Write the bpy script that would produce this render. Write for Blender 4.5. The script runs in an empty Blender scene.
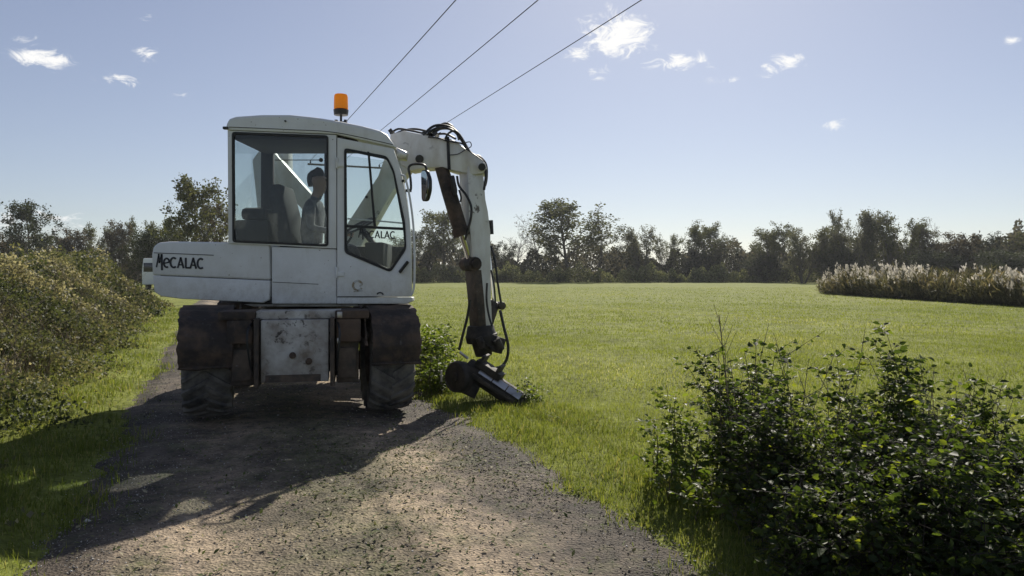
import bpy, bmesh, math, random
import numpy as np
from mathutils import Vector, Matrix
PI = math.pi
R = math.radians
rnd = random.Random(7)
scene = bpy.context.scene
C = scene.collection

# ------------------------------------------------------------------ camera
F = 740.0            # focal length in pixels of the 1024 wide picture
EYE = 1.46
HAZE = .0003         # density of the thin autumn haze, per metre
HOR = 272.0
cam_d = bpy.data.cameras.new('camera')
cam_d.sensor_width = 36.0
cam_d.lens = 36.0 * F / 1024.0
cam_d.shift_y = -(288.0 - HOR) / 1024.0
cam_d.clip_end = 6000
cam = bpy.data.objects.new('camera', cam_d)
cam.location = (0, 0, EYE)
cam.rotation_euler = (R(90), 0, 0)
C.objects.link(cam)
scene.camera = cam

def P(px, py, Y):
    """point at distance Y in front of the camera position that the photo shows at px, py"""
    return Vector(((px - 512.0) / F * Y, Y, EYE - (py - HOR) / F * Y))

# ------------------------------------------------------------------ light
SUN_AZ = R(13.0)     # to the right of +Y
SUN_EL = R(37.0)
sd = bpy.data.lights.new('sun', 'SUN')
sd.energy = 5.0
sd.angle = R(0.53)
sd.color = (1.0, 0.93, 0.82)
so = bpy.data.objects.new('sun', sd)
so.rotation_euler = (R(90) - SUN_EL, 0, PI - SUN_AZ)
so.location = (10, 40, 40)
C.objects.link(so)

world = bpy.data.worlds.new('World')
scene.world = world
world.use_nodes = True
wn = world.node_tree.nodes
wl = world.node_tree.links
wn.clear()

def wnode(t, **kw):
    n = wn.new(t)
    for k, v in kw.items():
        setattr(n, k, v)
    return n

def wmath(op, a, b=None, c=None):
    n = wn.new('ShaderNodeMath')
    n.operation = op
    for i, v in enumerate((a, b, c)):
        if v is None:
            continue
        if isinstance(v, (int, float)):
            n.inputs[i].default_value = v
        else:
            wl.new(v, n.inputs[i])
    return n.outputs[0]

sky = wnode('ShaderNodeTexSky')
sky.sky_type = 'NISHITA'
sky.sun_disc = False
sky.sun_elevation = SUN_EL
sky.sun_rotation = SUN_AZ
sky.altitude = 10
sky.air_density = 0.88
sky.dust_density = 0.45
sky.ozone_density = 1.2
tc = wnode('ShaderNodeTexCoord')
sep = wnode('ShaderNodeSeparateXYZ')
wl.new(tc.outputs['Generated'], sep.inputs[0])
az = wmath('ARCTAN2', sep.outputs[0], sep.outputs[1])
el = wmath('ARCSINE', sep.outputs[2])
# cloud puffs by direction: azimuth, elevation, half width, half height (degrees), weight
def puff(px, py, w_, h_, wt):
    a_ = math.atan((px - 512) / F)
    return (math.degrees(a_), math.degrees(math.atan((HOR - py) / F * math.cos(a_))), w_ / F * 57 * math.cos(a_) ** 2, h_ / F * 57 * math.cos(a_), wt)
CL = [puff(*q) for q in ((617, 34, 40, 24, 1.2), (675, 63, 46, 9, .95), (784, 63, 28, 10, 1.0), (740, 78, 40, 5, .6), (833, 123, 18, 8, .66), (580, 55, 22, 9, .75), (598, 74, 14, 8, .7),
      (44, 59, 40, 10, 1.0), (23, 39, 20, 8, .75), (118, 80, 28, 8, .85), (144, 53, 15, 8, .75), (180, 95, 16, 6, .7), (148, 16, 14, 7, .6), (1012, 41, 14, 5, .55), (25, 222, 90, 14, .8))]
CL += [(-58, 12, 7, 2.0, .8), (62, 20, 8, 2.5, .8), (-95, 16, 9, 3, .8), (120, 24, 9, 3, .8), (170, 18, 10, 3, .8), (-150, 28, 9, 4, .8)]
mask = None
for a0, e0, sa, se, wgt in CL:
    da = wmath('DIVIDE', wmath('SUBTRACT', az, R(a0)), R(sa))
    de = wmath('DIVIDE', wmath('SUBTRACT', el, R(e0)), R(se))
    d2 = wmath('ADD', wmath('MULTIPLY', da, da), wmath('MULTIPLY', de, de))
    g = wmath('MULTIPLY', wmath('EXPONENT', wmath('MULTIPLY', d2, -1.1)), wgt)
    mask = g if mask is None else wmath('MAXIMUM', mask, g)
wmap = wnode('ShaderNodeMapping')
wmap.inputs['Scale'].default_value = (30, 30, 62)
wl.new(tc.outputs['Generated'], wmap.inputs[0])
cn = wnode('ShaderNodeTexNoise')
cn.inputs['Scale'].default_value = 1.0
cn.inputs['Detail'].default_value = 7
cn.inputs['Roughness'].default_value = .68
cn.inputs['Distortion'].default_value = 1.1
wl.new(wmap.outputs[0], cn.inputs['Vector'])
dens = wmath('ADD', wmath('MULTIPLY', mask, 0.70), wmath('MULTIPLY', wmath('SUBTRACT', cn.outputs['Fac'], .5), 2.1))
mr = wnode('ShaderNodeMapRange')
mr.interpolation_type = 'SMOOTHSTEP'
mr.inputs['From Min'].default_value = .30
mr.inputs['From Max'].default_value = .82
wl.new(dens, mr.inputs['Value'])
# never without a puff mask
cf = wmath('MULTIPLY', mr.outputs[0], wmath('MINIMUM', wmath('MULTIPLY', mask, 2.2), 1.0))
mixc = wnode('ShaderNodeMixRGB')
wl.new(cf, mixc.inputs[0])
hsv = wnode('ShaderNodeHueSaturation')
hsv.inputs['Saturation'].default_value = .82
hsv.inputs['Hue'].default_value = .514
wl.new(sky.outputs[0], hsv.inputs['Color'])
gam = wnode('ShaderNodeGamma')
gam.inputs['Gamma'].default_value = .78
wl.new(hsv.outputs[0], gam.inputs['Color'])
tnt = wnode('ShaderNodeMixRGB')
tnt.blend_type = 'MULTIPLY'
tnt.inputs[0].default_value = 1.0
tnt.inputs[2].default_value = (.955, .99, 1.05, 1)
wl.new(gam.outputs[0], tnt.inputs[1])
wl.new(tnt.outputs[0], mixc.inputs[1])
mixc.inputs[2].default_value = (7.9, 7.85, 7.75, 1)
bg = wnode('ShaderNodeBackground')
bg.inputs['Strength'].default_value = 0.104
wl.new(mixc.outputs[0], bg.inputs[0])
wo = wnode('ShaderNodeOutputWorld')
wl.new(bg.outputs[0], wo.inputs[0])

scene.view_settings.view_transform = 'Standard'
scene.view_settings.look = 'None'
scene.view_settings.gamma = 1
scene.view_settings.exposure = 0.30
scene.render.engine = 'CYCLES'
scene.cycles.max_bounces = 8
scene.cycles.transparent_max_bounces = 12

# ------------------------------------------------------------------ materials
def new_mat(name):
    m = bpy.data.materials.new(name)
    m.use_nodes = True
    n = m.node_tree.nodes
    n.clear()
    return m, n, m.node_tree.links

def noise(n, l, scale, detail=4, rough=.55, vec=None, dist=0):
    t = n.new('ShaderNodeTexNoise')
    t.inputs['Scale'].default_value = scale
    t.inputs['Detail'].default_value = detail
    t.inputs['Roughness'].default_value = rough
    t.inputs['Distortion'].default_value = dist
    if vec is not None:
        l.new(vec, t.inputs['Vector'])
    return t.outputs['Fac']

def ramp(n, l, fac, stops, interp='LINEAR'):
    r = n.new('ShaderNodeValToRGB')
    r.color_ramp.interpolation = interp
    els = r.color_ramp.elements
    while len(els) < len(stops):
        els.new(0.5)
    for e, (p, c) in zip(els, stops):
        e.position = p
        e.color = (c[0], c[1], c[2], 1) if len(c) == 3 else c
    l.new(fac, r.inputs[0])
    return r.outputs[0]

def mixrgb(n, l, fac, a, b, mode='MIX'):
    m = n.new('ShaderNodeMixRGB')
    m.blend_type = mode
    for i, v in ((0, fac), (1, a), (2, b)):
        if isinstance(v, (int, float)):
            m.inputs[i].default_value = v
        elif isinstance(v, tuple):
            m.inputs[i].default_value = (v[0], v[1], v[2], 1)
        else:
            l.new(v, m.inputs[i])
    return m.outputs[0]

def solid(name, c1, c2=None, scale=6, lo=.4, hi=.65, rough=.5, metal=0.0, bump=0.0, bscale=40,
          spots=None, sscale=18, slo=.62, shi=.68, spec=.5, stretch=None, transl=0.0):
    """painted, dirty or weathered opaque surface"""
    m, n, l = new_mat(name)
    tcn = n.new('ShaderNodeTexCoord')
    vec = tcn.outputs['Object']
    col = c1
    p = n.new('ShaderNodeBsdfPrincipled')
    p.inputs['Roughness'].default_value = rough
    p.inputs['Metallic'].default_value = metal
    p.inputs['Specular IOR Level'].default_value = spec
    if c2 is not None:
        v2 = vec
        if stretch:
            mp = n.new('ShaderNodeMapping')
            mp.inputs['Scale'].default_value = stretch
            l.new(vec, mp.inputs[0])
            v2 = mp.outputs[0]
        f = noise(n, l, scale, 6, .6, v2)
        w = lambda q: (q, q, q)
        f = ramp(n, l, f, [(lo, w(0)), (hi, w(1))])
        col = mixrgb(n, l, f, c1, c2)
    if spots is not None:
        f = noise(n, l, sscale, 5, .6, vec, .3)
        f = ramp(n, l, f, [(slo, (0, 0, 0)), (shi, (1, 1, 1))])
        f2 = ramp(n, l, noise(n, l, sscale * .17, 3, .6, vec), [(.42, (0, 0, 0)), (.60, (1, 1, 1))])
        f = mixrgb(n, l, 1.0, f, f2, 'MULTIPLY')
        col = mixrgb(n, l, f, col, spots)
    if isinstance(col, tuple):
        p.inputs['Base Color'].default_value = (*col, 1)
    else:
        l.new(col, p.inputs['Base Color'])
    if bump:
        b = n.new('ShaderNodeBump')
        b.inputs['Strength'].default_value = bump
        b.inputs['Distance'].default_value = .01
        l.new(noise(n, l, bscale, 4, .6, vec), b.inputs['Height'])
        l.new(b.outputs[0], p.inputs['Normal'])
    sh = p.outputs[0]
    if transl:
        t = n.new('ShaderNodeBsdfTranslucent')
        t.inputs[0].default_value = (*c1, 1)
        mx = n.new('ShaderNodeMixShader')
        mx.inputs[0].default_value = transl
        l.new(sh, mx.inputs[1])
        l.new(t.outputs[0], mx.inputs[2])
        sh = mx.outputs[0]
    o = n.new('ShaderNodeOutputMaterial')
    l.new(sh, o.inputs[0])
    return m

def leafmat(name, stops, tcol, tfac=.4, rough=.45, spec=.4):
    """leaf or blade: colour varies leaf by leaf (attribute rnd), lets light through"""
    m, n, l = new_mat(name)
    a = n.new('ShaderNodeAttribute')
    a.attribute_name = 'rnd'
    col = ramp(n, l, a.outputs['Fac'], stops)
    p = n.new('ShaderNodeBsdfPrincipled')
    p.inputs['Roughness'].default_value = rough
    p.inputs['Specular IOR Level'].default_value = spec
    l.new(col, p.inputs['Base Color'])
    t = n.new('ShaderNodeBsdfTranslucent')
    tc2 = mixrgb(n, l, 1.0, col, tcol, 'MULTIPLY')
    l.new(tc2, t.inputs[0])
    mx = n.new('ShaderNodeMixShader')
    mx.inputs[0].default_value = tfac
    l.new(p.outputs[0], mx.inputs[1])
    l.new(t.outputs[0], mx.inputs[2])
    o = n.new('ShaderNodeOutputMaterial')
    l.new(mx.outputs[0], o.inputs[0])
    return m

def glassmat(name, tint=(.82, .88, .86), dirt=.028, dcol=(.5, .5, .48)):
    m, n, l = new_mat(name)
    tcn = n.new('ShaderNodeTexCoord')
    tr = n.new('ShaderNodeBsdfTransparent')
    tr.inputs[0].default_value = (*tint, 1)
    gl = n.new('ShaderNodeBsdfGlossy')
    gl.inputs['Roughness'].default_value = .03
    gl.inputs['Color'].default_value = (1, 1, 1, 1)
    fr = n.new('ShaderNodeFresnel')
    fr.inputs[0].default_value = 1.45
    mx = n.new('ShaderNodeMixShader')
    ge = n.new('ShaderNodeNewGeometry')
    bf = n.new('ShaderNodeMath')
    bf.operation = 'SUBTRACT'
    bf.inputs[0].default_value = 1.0
    l.new(ge.outputs['Backfacing'], bf.inputs[1])
    ff = n.new('ShaderNodeMath')
    ff.operation = 'MULTIPLY'
    l.new(bf.outputs[0], ff.inputs[0])
    l.new(fr.outputs[0], ff.inputs[1])
    l.new(ff.outputs[0], mx.inputs[0])
    l.new(tr.outputs[0], mx.inputs[1])
    l.new(gl.outputs[0], mx.inputs[2])
    df = n.new('ShaderNodeBsdfDiffuse')
    df.inputs[0].default_value = (*dcol, 1)
    tl = n.new('ShaderNodeBsdfTranslucent')
    tl.inputs[0].default_value = (*dcol, 1)
    ad = n.new('ShaderNodeMixShader')
    ad.inputs[0].default_value = .5
    l.new(df.outputs[0], ad.inputs[1])
    l.new(tl.outputs[0], ad.inputs[2])
    mp = n.new('ShaderNodeMapping')
    mp.inputs['Scale'].default_value = (9, 9, 2.2)
    l.new(tcn.outputs['Object'], mp.inputs[0])
    f = ramp(n, l, noise(n, l, 1.6, 6, .65, mp.outputs[0]), [(.38, (dirt * .3,) * 3), (.72, (dirt * 2.2,) * 3)])
    m2 = n.new('ShaderNodeMixShader')
    l.new(f, m2.inputs[0])
    l.new(mx.outputs[0], m2.inputs[1])
    l.new(ad.outputs[0], m2.inputs[2])
    o = n.new('ShaderNodeOutputMaterial')
    l.new(m2.outputs[0], o.inputs[0])
    return m

M = {}
def paintmat(name):
    m, n, l = new_mat(name)
    tcn = n.new('ShaderNodeTexCoord')
    v = tcn.outputs['Object']
    mp = n.new('ShaderNodeMapping')
    mp.inputs['Scale'].default_value = (1, 1, .16)
    l.new(v, mp.inputs[0])
    w = lambda q: (q, q, q)
    c = mixrgb(n, l, ramp(n, l, noise(n, l, 2.2, 6, .6, v), [(.42, w(0)), (.72, w(1))]), (.74, .75, .74), (.63, .63, .60))
    c = mixrgb(n, l, ramp(n, l, noise(n, l, 9, 6, .7, mp.outputs[0]), [(.56, w(0)), (.78, w(.32))]), c, (.42, .39, .33))
    sx = n.new('ShaderNodeSeparateXYZ')
    l.new(v, sx.inputs[0])
    low = ramp(n, l, sx.outputs[2], [(0, w(0)), (1, w(1))])
    mr = n.new('ShaderNodeMapRange')
    mr.inputs['From Min'].default_value = 1.62
    mr.inputs['From Max'].default_value = 1.12
    l.new(sx.outputs[2], mr.inputs['Value'])
    spl = ramp(n, l, noise(n, l, 13, 7, .75, v), [(.42, w(0)), (.66, w(1))])
    gr = n.new('ShaderNodeMath')
    gr.operation = 'MULTIPLY'
    l.new(mr.outputs[0], gr.inputs[0])
    l.new(spl, gr.inputs[1])
    g2 = n.new('ShaderNodeMath')
    g2.operation = 'MULTIPLY'
    g2.inputs[1].default_value = .38
    l.new(gr.outputs[0], g2.inputs[0])
    c = mixrgb(n, l, g2.outputs[0], c, (.30, .26, .20))
    c = mixrgb(n, l, ramp(n, l, noise(n, l, 34, 3, .5, v), [(.70, w(0)), (.735, w(.8))]), c, (.16, .11, .07))
    p = n.new('ShaderNodeBsdfPrincipled')
    l.new(c, p.inputs['Base Color'])
    l.new(ramp(n, l, noise(n, l, 5, 5, .6, v), [(.3, w(.30)), (.7, w(.55))]), p.inputs['Roughness'])
    b = n.new('ShaderNodeBump')
    b.inputs['Strength'].default_value = .06
    b.inputs['Distance'].default_value = .01
    l.new(noise(n, l, 5, 3, .5, v), b.inputs['Height'])
    l.new(b.outputs[0], p.inputs['Normal'])
    o = n.new('ShaderNodeOutputMaterial')
    l.new(p.outputs[0], o.inputs[0])
    return m
M['paint'] = paintmat('white_paint')
M['paint_arm'] = solid('arm_paint', (.74, .74, .72), (.48, .44, .37), 3.0, .44, .72, .42, spots=(.10, .08, .06), sscale=7, slo=.62, shi=.68, stretch=(1, 1, .4))
M['paint_muddy'] = solid('muddy_paint', (.54, .53, .49), (.20, .16, .12), 3.4, .40, .66, .55, spots=(.045, .035, .028), sscale=21, slo=.56, shi=.64, bump=.2)
M['seam'] = solid('dark_seam', (.02, .02, .022), rough=.7)
M['mud'] = solid('mud_black', (.034, .027, .023), (.120, .080, .054), 4, .42, .62, .85, bump=1.0, bscale=22, spots=(.10, .09, .085), sscale=20, slo=.60, shi=.70)
M['mudplate'] = solid('mud_brown', (.05, .040, .032), (.13, .095, .065), 7, .40, .64, .75, bump=.6, bscale=30, spots=(.22, .20, .18), sscale=13, slo=.64, shi=.68)
M['rubber'] = solid('tyre_rubber', (.045, .045, .046), (.20, .185, .16), 5, .34, .60, .8, bump=.4, bscale=50)
M['seal'] = solid('rubber_seal', (.012, .012, .013), rough=.6)
M['black'] = solid('black_plastic', (.018, .018, .02), rough=.45)
M['hose'] = solid('hose_rubber', (.014, .014, .015), (.05, .045, .04), 9, .5, .7, .5)
M['steel'] = solid('dark_steel', (.045, .04, .037), (.11, .09, .07), 8, .42, .66, .5, metal=.5, bump=.3)
M['bright'] = solid('worn_steel', (.52, .51, .49), (.25, .23, .21), 8, .45, .7, .35, metal=.8)
M['rod'] = solid('chrome_rod', (.7, .7, .7), rough=.15, metal=1.0)
M['lining'] = solid('cab_lining', (.020, .021, .023), rough=.75)
M['seatfab'] = solid('seat_fabric', (.016, .017, .02), (.03, .031, .035), 30, .4, .6, .9)
M['letter'] = solid('letter_black', (.022, .024, .03), rough=.5)
M['sticker'] = solid('worn_sticker', (.30, .24, .15), (.5, .5, .48), 30, .45, .55, .6)
M['mirrorglass'] = solid('mirror_glass', (.75, .77, .8), rough=.05, metal=1.0)
M['glass'] = glassmat('cab_glass', (.90, .93, .92), .012)
M['glass_dirty'] = glassmat('cab_glass_dusty', (.80, .84, .84), .034)
M['skin'] = solid('skin', (.42, .26, .19), rough=.5)
M['shirt'] = solid('shirt_cloth', (.20, .20, .22), (.11, .11, .13), 12, .4, .6, .9)
M['trousers'] = solid('trousers_cloth', (.04, .045, .06), rough=.9)
M['hair'] = solid('hair_dark', (.02, .016, .013), rough=.7)
M['bark'] = solid('bark', (.085, .074, .062), (.14, .125, .105), 9, .4, .65, .9, bump=.6, bscale=14)
M['cane'] = solid('dry_cane', (.30, .24, .16), (.12, .09, .06), 14, .4, .6, .8)
M['darkstem'] = solid('dark_stem', (.030, .026, .018), (.055, .04, .03), 14, .4, .6, .8)
M['stem'] = solid('green_stem', (.07, .075, .035), (.10, .06, .04), 14, .4, .6, .6)
M['wood'] = solid('pole_wood', (.16, .13, .10), (.10, .085, .07), 5, .4, .6, .9)
M['wire'] = solid('wire_metal', (.05, .05, .052), rough=.5, metal=.4)
M['vanwhite'] = solid('van_white', (.78, .79, .80), rough=.3)
M['vanglass'] = solid('van_glass', (.02, .022, .026), rough=.08)
M['shedroof'] = solid('shed_roof', (.55, .57, .58), (.42, .43, .44), 2, .4, .6, .5)
M['shedwall'] = solid('shed_wall', (.40, .36, .30), rough=.9)

m, n, l = new_mat('beacon_lens')
p = n.new('ShaderNodeBsdfPrincipled')
p.inputs['Base Color'].default_value = (.85, .40, .03, 1)
p.inputs['Roughness'].default_value = .15
t = n.new('ShaderNodeBsdfTranslucent')
t.inputs[0].default_value = (.95, .50, .04, 1)
mx = n.new('ShaderNodeMixShader')
mx.inputs[0].default_value = .5
l.new(p.outputs[0], mx.inputs[1])
l.new(t.outputs[0], mx.inputs[2])
o = n.new('ShaderNodeOutputMaterial')
l.new(mx.outputs[0], o.inputs[0])
M['lens'] = m
M['headmud'] = solid('head_grime', (.016, .014, .012), (.055, .043, .033), 7, .42, .66, .7, bump=.8, bscale=30)
M['soil'] = solid('dug_soil', (.045, .035, .026), (.075, .06, .045), 20, .4, .6, .95)

g3 = lambda a, b, c: [(0.0, a), (.5, b), (1.0, c)]
M['grass'] = leafmat('grass_blade', [(0, (.085, .118, .026)), (.45, (.135, .172, .038)), (.85, (.195, .22, .06)), (1, (.34, .30, .16))], (1.4, 1.35, .65), .5, .5, .25)
M['crop'] = leafmat('crop_blade', [(0, (.138, .176, .034)), (.5, (.195, .234, .050)), (.88, (.28, .305, .092)), (1, (.56, .54, .34))], (1.3, 1.25, .75), .5, .5, .25)
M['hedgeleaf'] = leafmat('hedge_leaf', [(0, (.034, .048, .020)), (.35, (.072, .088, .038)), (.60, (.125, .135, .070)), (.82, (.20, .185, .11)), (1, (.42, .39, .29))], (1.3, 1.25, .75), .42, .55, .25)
M['bushleaf'] = leafmat('bush_leaf', [(0, (.022, .036, .013)), (.5, (.036, .055, .018)), (.72, (.055, .080, .022)), (.88, (.11, .14, .028)), (1, (.23, .24, .04))], (2.3, 2.3, .8), .46, .52, .22)
M['weedleaf'] = leafmat('weed_leaf', [(0, (.055, .085, .020)), (.6, (.095, .135, .028)), (1, (.17, .20, .04))], (1.7, 1.7, .7), .5, .5, .3)
M['treeleaf'] = leafmat('tree_leaf', [(0, (.060, .070, .034)), (.5, (.095, .105, .050)), (1, (.15, .15, .078))], (1.3, 1.25, .8), .42, .7, .15)
M['darkleaf'] = leafmat('evergreen_leaf', [(0, (.030, .040, .020)), (.6, (.052, .064, .030)), (1, (.085, .092, .045))], (1.1, 1.1, .8), .34, .7, .15)
M['brownleaf'] = leafmat('autumn_leaf', [(0, (.060, .054, .036)), (.5, (.092, .082, .054)), (1, (.145, .125, .085))], (1.2, 1.1, .8), .42, .7, .15)
M['greyleaf'] = leafmat('willow_leaf', [(0, (.085, .092, .056)), (.5, (.13, .135, .085)), (1, (.20, .195, .13))], (1.2, 1.15, .85), .42, .7, .15)
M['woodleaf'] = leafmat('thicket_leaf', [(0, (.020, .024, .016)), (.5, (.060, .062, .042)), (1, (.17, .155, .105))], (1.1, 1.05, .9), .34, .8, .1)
M['scrubleaf'] = leafmat('scrub_leaf', [(0, (.08, .10, .045)), (.5, (.17, .19, .09)), (1, (.30, .30, .18))], (1.2, 1.15, .8), .5, .7, .15)
M['reedleaf'] = leafmat('reed_leaf', [(0, (.075, .08, .04)), (.5, (.13, .13, .065)), (1, (.24, .21, .12))], (1.2, 1.1, .8), .4, .6, .2)
M['plume'] = leafmat('reed_plume', [(0, (.34, .325, .285)), (.5, (.50, .48, .43)), (1, (.66, .64, .59))], (1.1, 1.05, .95), .45, .8, .1)
M['litter'] = leafmat('cut_leaf', [(0, (.06, .085, .025)), (.5, (.11, .135, .045)), (.8, (.22, .20, .10)), (1, (.46, .42, .30))], (1.1, 1.1, .8), .3, .7, .2)
M['stone'] = leafmat('gravel_stone', [(0, (.07, .064, .058)), (.5, (.20, .18, .155)), (.85, (.38, .35, .31)), (1, (.62, .60, .55))], (1, 1, 1), .0, .85, .25)

# ground
m, n, l = new_mat('field_soil')
tcn = n.new('ShaderNodeTexCoord')
v = tcn.outputs['Object']
a = ramp(n, l, noise(n, l, .06, 5, .6, v), [(.35, (.190, .232, .054)), (.65, (.248, .282, .078))])
b = ramp(n, l, noise(n, l, 1.4, 6, .7, v), [(.35, (.55, .55, .5)), (.7, (1.25, 1.2, 1.1))])
c = mixrgb(n, l, 1.0, a, b, 'MULTIPLY')
d = ramp(n, l, noise(n, l, 14, 5, .7, v), [(.3, (.5, .5, .45)), (.75, (1.4, 1.35, 1.2))])
c = mixrgb(n, l, 1.0, c, d, 'MULTIPLY')
p = n.new('ShaderNodeBsdfPrincipled')
p.inputs['Roughness'].default_value = .9
p.inputs['Specular IOR Level'].default_value = .1
l.new(c, p.inputs['Base Color'])
bp = n.new('ShaderNodeBump')
bp.inputs['Strength'].default_value = .8
bp.inputs['Distance'].default_value = .05
l.new(noise(n, l, 9, 6, .7, v), bp.inputs['Height'])
l.new(bp.outputs[0], p.inputs['Normal'])
o = n.new('ShaderNodeOutputMaterial')
l.new(p.outputs[0], o.inputs[0])
M['field'] = m

m, n, l = new_mat('track_gravel')
tcn = n.new('ShaderNodeTexCoord')
v = tcn.outputs['Object']
base = ramp(n, l, noise(n, l, .9, 6, .65, v, .4), [(.36, (.105, .090, .074)), (.50, (.205, .172, .134)), (.64, (.33, .275, .208))])
vo = n.new('ShaderNodeTexVoronoi')
vo.inputs['Scale'].default_value = 62
l.new(v, vo.inputs['Vector'])
at = n.new('ShaderNodeAttribute')
at.attribute_name = 'rnd'
wv = n.new('ShaderNodeMath')
wv.operation = 'MULTIPLY_ADD'
wv.inputs[1].default_value = .22
l.new(noise(n, l, 1.3, 4, .6, v), wv.inputs[0])
ofs = n.new('ShaderNodeMath')
ofs.operation = 'SUBTRACT'
ofs.inputs[1].default_value = .11
l.new(at.outputs['Fac'], ofs.inputs[0])
l.new(ofs.outputs[0], wv.inputs[2])
wear = ramp(n, l, wv.outputs[0], [(0, (.40, .40, .41)), (.14, (.55, .54, .53)), (.27, (1.3, 1.25, 1.16)), (.42, (.80, .82, .72)), (.54, (.74, .78, .64)), (.67, (1.45, 1.38, 1.26)), (.82, (.58, .57, .56)), (1, (.38, .38, .39))])
base = mixrgb(n, l, 1.0, base, wear, 'MULTIPLY')
st = ramp(n, l, vo.outputs['Color'], [(0, (.5, .5, .5)), (.5, (.85, .84, .82)), (1, (1.5, 1.46, 1.4))])
fine = mixrgb(n, l, .6, base, st, 'MULTIPLY')
gm = ramp(n, l, noise(n, l, 2.3, 5, .7, v), [(.52, (0, 0, 0)), (.68, (.55, .55, .55))])
fine = mixrgb(n, l, gm, fine, (.10, .115, .045))
dk = ramp(n, l, noise(n, l, 7, 6, .75, v), [(.32, (.38, .38, .38)), (.56, (1.12, 1.1, 1.08))])
fine = mixrgb(n, l, 1.0, fine, dk, 'MULTIPLY')
p = n.new('ShaderNodeBsdfPrincipled')
p.inputs['Roughness'].default_value = .8
p.inputs['Specular IOR Level'].default_value = .22
l.new(fine, p.inputs['Base Color'])
b1 = n.new('ShaderNodeBump')
b1.inputs['Strength'].default_value = .9
b1.inputs['Distance'].default_value = .02
hsum = mixrgb(n, l, .5, noise(n, l, 22, 6, .75, v), vo.outputs['Distance'])
l.new(hsum, b1.inputs['Height'])
l.new(b1.outputs[0], p.inputs['Normal'])
o = n.new('ShaderNodeOutputMaterial')
l.new(p.outputs[0], o.inputs[0])
M['track'] = m

# ------------------------------------------------------------------ mesh helpers
def tag(o, label=None, cat=None, group=None, kind=None):
    if label: o['label'] = label
    if cat: o['category'] = cat
    if group: o['group'] = group
    if kind: o['kind'] = kind
    return o

def empty(name, loc, rz=0):
    o = bpy.data.objects.new(name, None)
    o.location = loc
    o.rotation_euler = (0, 0, rz)
    o.empty_display_size = .2
    C.objects.link(o)
    return o

def link(name, me, mat=None, parent=None, loc=(0, 0, 0), rot=(0, 0, 0)):
    o = bpy.data.objects.new(name, me)
    if mat and not me.materials:
        me.materials.append(M[mat])
    o.parent = parent
    o.location = loc
    o.rotation_euler = rot
    C.objects.link(o)
    return o

class MB:
    """collects shapes of ONE part"""
    def __init__(self):
        self.v = []
        self.f = []
    def add(self, vs, fs):
        k = len(self.v)
        self.v += [Vector(q) for q in vs]
        self.f += [tuple(i + k for i in f) for f in fs]
        return self
    def box(self, c, s, rot=None):
        c = Vector(c)
        vs = []
        for sx in (-.5, .5):
            for sy in (-.5, .5):
                for sz in (-.5, .5):
                    q = Vector((sx * s[0], sy * s[1], sz * s[2]))
                    if rot is not None:
                        q = rot @ q
                    vs.append(c + q)
        return self.add(vs, [(0, 1, 3, 2), (4, 6, 7, 5), (0, 4, 5, 1), (2, 3, 7, 6), (0, 2, 6, 4), (1, 5, 7, 3)])
    def loft(self, loops, caps=True):
        n = len(loops[0])
        vs = [q for lp in loops for q in lp]
        fs = []
        for i in range(len(loops) - 1):
            for j in range(n):
                k = (j + 1) % n
                fs.append((i * n + j, i * n + k, (i + 1) * n + k, (i + 1) * n + j))
        if caps:
            fs.append(tuple(reversed(range(n))))
            fs.append(tuple((len(loops) - 1) * n + j for j in range(n)))
        return self.add(vs, fs)
    def prism(self, pts, dv):
        """closed polygon of 3d points pushed along dv"""
        dv = Vector(dv)
        return self.loft([[Vector(q) for q in pts], [Vector(q) + dv for q in pts]])
    def tube(self, pts, r, n=8):
        pts = [Vector(q) for q in pts]
        loops = []
        for i, q in enumerate(pts):
            a = pts[max(i - 1, 0)]
            b = pts[min(i + 1, len(pts) - 1)]
            t = (b - a).normalized()
            ref = Vector((0, 1, 0)) if abs(t.y) < .9 else Vector((1, 0, 0))
            u = t.cross(ref).normalized()
            w = t.cross(u)
            rr = r[i] if isinstance(r, (list, tuple)) else r
            loops.append([q + (u * math.cos(2 * PI * j / n) + w * math.sin(2 * PI * j / n)) * rr for j in range(n)])
        return self.loft(loops)
    def build(self, name, mat, parent=None, org=(0, 0, 0), bevel=0, seg=2, smooth=True, loc=(0, 0, 0), rot=(0, 0, 0)):
        bm = bmesh.new()
        org = Vector(org)
        vs = [bm.verts.new(q - org) for q in self.v]
        for f in self.f:
            try:
                bm.faces.new([vs[i] for i in f])
            except ValueError:
                pass
        bmesh.ops.recalc_face_normals(bm, faces=bm.faces)
        if bevel:
            ed = [e for e in bm.edges if len(e.link_faces) == 2 and e.calc_face_angle(0) > R(28)]
            bmesh.ops.bevel(bm, geom=ed, offset=bevel, segments=seg, affect='EDGES', profile=.5, clamp_overlap=True)
        me = bpy.data.meshes.new(name)
        bm.to_mesh(me)
        bm.free()
        if smooth:
            me.polygons.foreach_set('use_smooth', [True] * len(me.polygons))
            me.set_sharp_from_angle(angle=R(35))
        return link(name, me, mat, parent, loc, rot)

def smooth_path(pts, k=6):
    """Catmull-Rom through the points"""
    pts = [Vector(q) for q in pts]
    q = [pts[0]] + pts + [pts[-1]]
    out = []
    for i in range(1, len(q) - 2):
        for j in range(k):
            t = j / k
            a, b, c, d = q[i - 1], q[i], q[i + 1], q[i + 2]
            out.append(.5 * ((2 * b) + (c - a) * t + (2 * a - 5 * b + 4 * c - d) * t * t + (3 * b - a - 3 * c + d) * t ** 3))
    out.append(pts[-1])
    return out

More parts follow.
